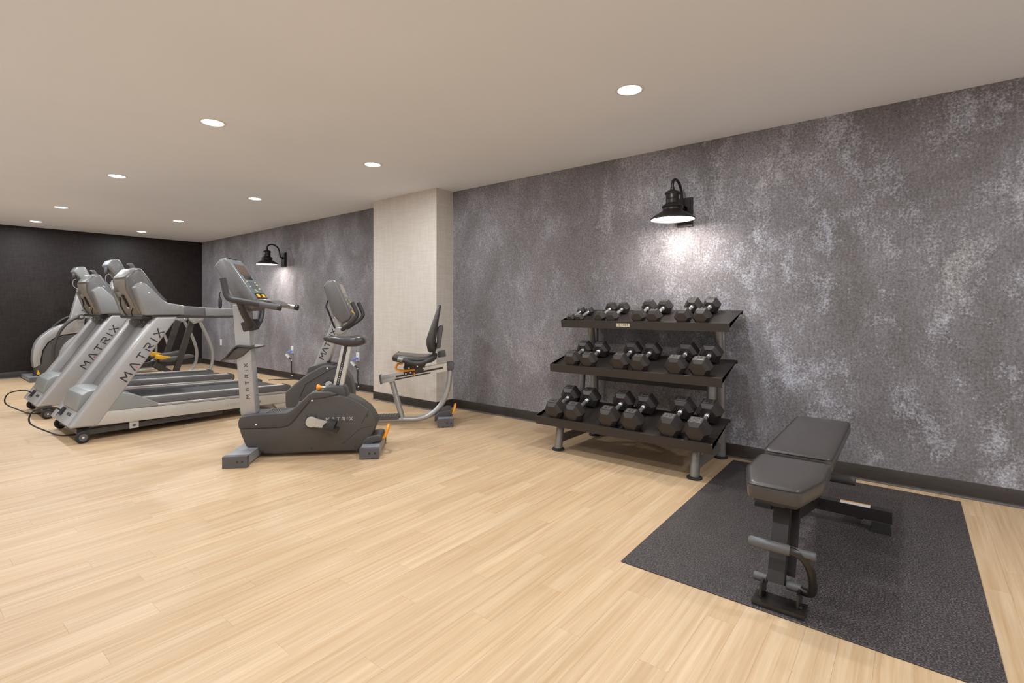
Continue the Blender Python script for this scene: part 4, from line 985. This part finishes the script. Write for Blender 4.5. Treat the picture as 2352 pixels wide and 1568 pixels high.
# ------------------------------------------------------------------ dumbbells
def hexring(x, h, sc):
    R = h / math.sqrt(3) * sc     # corner radius from flat-to-flat height
    return [(x, R * math.cos(PI / 3 * k), R * math.sin(PI / 3 * k) + h / 2) for k in range(6)]
DB = {}
def make_dumbbell(lb, h, ll, dist, label):
    """lb pounds, h flat-to-flat height of the head, ll head length, dist between head centres; rests on a flat"""
    t = thing('dumbbell', label, 'dumbbell', (0, 0, 0), 0, 'black hex dumbbells on the rack')
    for s in (-1, 1):
        c = s * dist / 2
        hd = obj('head', loft([hexring(c - ll / 2, h, 0.66), hexring(c - ll / 2 + ll * 0.20, h, 0.985), hexring(c - ll / 2 + ll * 0.24, h, 1.0), hexring(c + ll / 2 - ll * 0.24, h, 1.0), hexring(c + ll / 2 - ll * 0.20, h, 0.985), hexring(c + ll / 2, h, 0.66)]), 'hex_rubber', t, angle=12)
        wdt = h / math.sqrt(3)
        pale = lb <= 5
        pl = obj('label_plate', box(c - ll * 0.22, c + ll * 0.22, -wdt * 0.40, wdt * 0.40, h - 0.0002, h + 0.0006), 'hex_pale' if pale else 'hex_label', hd)
        text(str(lb), min(ll * 0.42, wdt * 0.62), frame((c, 0, h + 0.0012), (0, -1, 0), (1, 0, 0)), 'hex_number', pl, 'number')
    hl = dist - ll
    prof = [(0.0, -hl / 2 - 0.004), (0.017, -hl / 2 - 0.004), (0.017, -hl / 2 + 0.006), (0.0145, -hl / 2 + 0.010), (0.0165, -hl / 2 + 0.014), (0.0165, -hl / 2 + 0.018), (0.0135, -hl / 2 + 0.022),
            (0.0155, 0), (0.0135, hl / 2 - 0.022), (0.0165, hl / 2 - 0.018), (0.0165, hl / 2 - 0.014), (0.0145, hl / 2 - 0.010), (0.017, hl / 2 - 0.006), (0.017, hl / 2 + 0.004), (0, hl / 2 + 0.004)]
    sc = min(1.0, 0.55 + h * 4)
    obj('handle', lathe([(r * sc, z) for r, z in prof], 18, (0, 0, h / 2), 'X'), 'chrome', t)
    return t
SPEC = {5: (0.068, 0.055, 0.178), 10: (0.091, 0.075, 0.214), 15: (0.106, 0.085, 0.222), 20: (0.114, 0.092, 0.240),
        25: (0.125, 0.095, 0.222), 30: (0.131, 0.100, 0.240), 35: (0.140, 0.105, 0.248), 40: (0.146, 0.110, 0.254), 45: (0.150, 0.115, 0.260), 50: (0.154, 0.118, 0.256)}
ROWS = [  # shelf index, [(pounds, y of the pair)]
    (2, [(5, 2.297, 2.215), (10, 2.022, 1.910), (15, 1.685, 1.556), (20, 1.334, 1.198)]),
    (1, [(25, 2.187, 2.034), (30, 1.758, 1.599), (35, 1.323, 1.152)]),
    (0, [(40, 2.220, 2.040), (45, 1.748, 1.566), (50, 1.288, 1.104)])]
TIER = {2: 'top', 1: 'middle', 0: 'bottom'}
SIZE = {5: 'smallest', 10: 'small', 15: 'mid-sized', 20: 'larger'}
for si, pairs in ROWS:
    x0, z0, x1, z1 = SHELF[si]
    tilt = math.atan2(z1 - z0, x1 - x0)
    dx, dz = math.cos(tilt), math.sin(tilt)
    order = ['first', 'second', 'third', 'fourth']
    for pi_, (lb, ya, yb) in enumerate(pairs):
        h, ll, dist = SPEC[lb]
        for side, y in (('left', ya), ('right', yb)):
            lab = 'black hex dumbbell on the %s tier, %s one of the %s pair from the left' % (TIER[si], side, order[pi_])
            if lb not in DB:
                o = make_dumbbell(lb, h, ll, dist, lab); DB[lb] = o
            else:
                o = copy_tree(DB[lb]); o['label'] = lab
            a = 0.016 + ll / 2 + dist / 2
            n = (-dz, dx)
            o.location = (x0 + dx * a + n[0] * 0.0022, y, z0 + 0.001 + dz * a + n[1] * 0.0022)
            o.rotation_euler = (0, -tilt, random.uniform(-0.02, 0.02))
            o['group'] = 'black hex dumbbells on the rack'

# ------------------------------------------------------------------ weight bench
def make_bench():
    Z0 = 0.006
    t = thing('weight_bench', 'black padded adjustable weight bench standing on the rubber mat', 'weight bench', (2.7, 0.42, Z0))
    def P(x, y, z): return (x - 2.7, y - 0.42, z - Z0)
    def pad(outline, zt, th, name):
        """upholstered pad: outline rings grown from the bottom to a soft crowned top"""
        cx = sum(p[0] for p in outline) / len(outline); cy = sum(p[1] for p in outline) / len(outline)
        def inset(d):
            out = []
            m = len(outline)
            for i in range(m):
                a, b, c = Vector(outline[i - 1]), Vector(outline[i]), Vector(outline[(i + 1) % m])
                e1 = (b - a).normalized(); e2 = (c - b).normalized()
                n1 = Vector((-e1.y, e1.x)); n2 = Vector((-e2.y, e2.x)); n = (n1 + n2).normalized()
                if n.dot(Vector((cx, cy)) - b) < 0: n = -n
                out.append(b + n * d / max(0.5, n.dot(n1) if n.dot(n1) > 0 else -n.dot(n1)))
            return out
        secs = []
        for d, z in ((0.014, zt - th), (0.003, zt - th + 0.004), (0.0, zt - th + 0.014), (0.0, zt - 0.020), (0.003, zt - 0.009), (0.010, zt - 0.003), (0.020, zt)):
            secs.append([P(q.x, q.y, z) for q in inset(d)])
        mid = Vector(P(cx, cy, zt + 0.001))
        secs.append([tuple(mid + (Vector(q) - mid) * 0.7) for q in secs[-1]])
        o = obj(name, loft(secs), 'vinyl', t, angle=50)
        seam = [Vector(P(q.x, q.y, zt - 0.010)) for q in inset(0.001)]
        seam.append(seam[0]); seam.append(seam[1])
        obj('piping', tube(seam, 0.0028, 6), 'black_plastic', o)
        obj('underboard', loft([[P(q.x, q.y, z) for q in inset(0.02)] for z in (zt - th - 0.012, zt - th + 0.002)]), 'black_plastic', o)
        return o
    def rounded(poly, r, k=5):
        out = []
        m = len(poly)
        for i in range(m):
            a, b, c = Vector(poly[i - 1]), Vector(poly[i]), Vector(poly[(i + 1) % m])
            p, q = b + (a - b).normalized() * r, b + (c - b).normalized() * r
            for j in range(k + 1):
                s = j / k
                out.append(tuple((1 - s) ** 2 * p + 2 * s * (1 - s) * b + s * s * q))
        return out
    ZT = 0.462
    pad(rounded([(2.108, 0.328), (2.108, 0.508), (2.315, 0.562), (2.560, 0.562), (2.560, 0.278), (2.315, 0.278)], 0.028), ZT, 0.068, 'seat_pad')
    pad(rounded([(2.622, 0.283), (2.622, 0.562), (3.560, 0.570), (3.560, 0.290)], 0.030), ZT + 0.004, 0.068, 'back_pad')
    # front post with foot plate
    obj('front_post', bar(P(2.150, 0.415, 0.075), P(2.310, 0.415, 0.385), 0.058, 0.045, 0.004, up=(-0.9, 0, 0.45)), 'bench_steel', t)
    obj('rear_strut', bar(P(2.240, 0.392, 0.075), P(2.420, 0.392, 0.385), 0.05, 0.030, 0.003, up=(-0.9, 0, 0.45)), 'bench_steel', t)
    ft = obj('foot_plate', xform(box(-0.045, 0.045, -0.088, 0.088, 0, 0.018, 0.008, 3), Matrix.Translation(P(2.118, 0.398, Z0))), 'bench_steel', t)
    for y in (0.335, 0.46):
        obj('plate_lug', box(2.10 - 2.7, 2.185 - 2.7, y - 0.42 - 0.004, y - 0.42 + 0.004, 0.016, 0.075), 'bench_steel', ft)
    each('plate_bolt', (disc(P(2.12, 0.465, 0.02), 0.008, 0.01, 'Z', 6), disc(P(2.12, 0.33, 0.02), 0.008, 0.01, 'Z', 6)), 'black_plastic', ft)
    for y, l_ in ((0.448, 0.050), (0.332, 0.052)):
        obj('front_roller', disc(P(2.165, y, 0.075), 0.017, l_, 'Y', 16), 'bench_grip', t)
    # foot hold bar and looped carrying handle
    each('foot_hold_bar', (tube([P(2.062, 0.492, 0.252), P(2.062, 0.485, 0.252), P(2.062, 0.36, 0.252), P(2.062, 0.352, 0.252)], [0.015, 0.019, 0.019, 0.017], 16), tube([P(2.075, 0.355, 0.248), P(2.075, 0.275, 0.248), P(2.075, 0.272, 0.248)], [0.015, 0.015, 0.012], 16)), 'bench_grip', t)
    obj('carry_handle', tube(smooth([P(2.064, 0.372, 0.252), P(2.064, 0.340, 0.250), P(2.075, 0.312, 0.232), P(2.10, 0.294, 0.185), P(2.13, 0.290, 0.12), P(2.145, 0.296, 0.082), P(2.155, 0.318, 0.072), P(2.165, 0.345, 0.074)], 6), 0.015, 14), 'bench_steel', t)
    # spine under the pads, hinge, back support and rear base
    obj('seat_frame', merge(bar(P(2.20, 0.42, 0.372), P(2.56, 0.42, 0.372), 0.05, 0.04, 0.003), box(2.24 - 2.7, 2.50 - 2.7, -0.09, 0.09, 0.372, 0.384)), 'bench_steel', t)
    obj('back_frame', merge(bar(P(2.58, 0.42, 0.368), P(3.42, 0.42, 0.372), 0.05, 0.045, 0.003), box(2.80 - 2.7, 3.36 - 2.7, -0.08, 0.08, 0.378, 0.390)), 'bench_steel', t)
    obj('hinge', merge(disc(P(2.59, 0.345, 0.36), 0.024, 0.15, 'Y', 20), box(2.55 - 2.7, 2.63 - 2.7, -0.055, -0.045, 0.30, 0.385), box(2.55 - 2.7, 2.63 - 2.7, 0.045, 0.055, 0.30, 0.385)), 'bench_steel', t)
    obj('main_spine', bar(P(2.26, 0.42, 0.285), P(3.16, 0.42, 0.098), 0.05, 0.055, 0.004), 'bench_steel', t)
    obj('prop_ladder', bar(P(2.86, 0.40, 0.185), P(3.05, 0.40, 0.36), 0.03, 0.03, 0.003), 'bench_steel', t)
    obj('leg_roller', disc(P(2.80, 0.21, 0.335), 0.020, 0.42, 'Y', 16), 'foam', t)
    rb = obj('rear_base', box(3.135 - 2.7, 3.185 - 2.7, 0.085 - 0.42, 0.715 - 0.42, 0.055 - Z0, 0.115 - Z0, 0.004), 'bench_steel', t)
    for y in (0.13, 0.67):
        obj('rubber_foot', merge(box(3.115 - 2.7, 3.175 - 2.7, y - 0.42 - 0.038, y - 0.42 + 0.038, 0.018, 0.052, 0.004), box(3.110 - 2.7, 3.178 - 2.7, y - 0.42 - 0.042, y - 0.42 + 0.042, 0, 0.019, 0.004)), 'rubber', rb)
    st = obj('caution_sticker', box(3.138 - 2.7, 3.182 - 2.7, 0.175 - 0.42, 0.305 - 0.42, 0.115 - Z0, 0.1165 - Z0), 'sticker_white', rb)
    obj('sticker_edge', box(3.172 - 2.7, 3.183 - 2.7, 0.175 - 0.42, 0.305 - 0.42, 0.1164 - Z0, 0.1172 - Z0), 'orange', st)
    for y in (0.225, 0.615):
        w_ = obj('transport_wheel', disc(P(3.225, y - 0.017, 0.062), 0.042, 0.034, 'Y', 24), 'bench_grip', t)
        each('wheel_fork', (bar(P(3.17, y - 0.024, 0.095), P(3.235, y - 0.024, 0.062), 0.005, 0.03), bar(P(3.17, y + 0.024, 0.095), P(3.235, y + 0.024, 0.062), 0.005, 0.03)), 'bench_steel', w_)
    return t
make_bench()
bpy.context.view_layer.update()
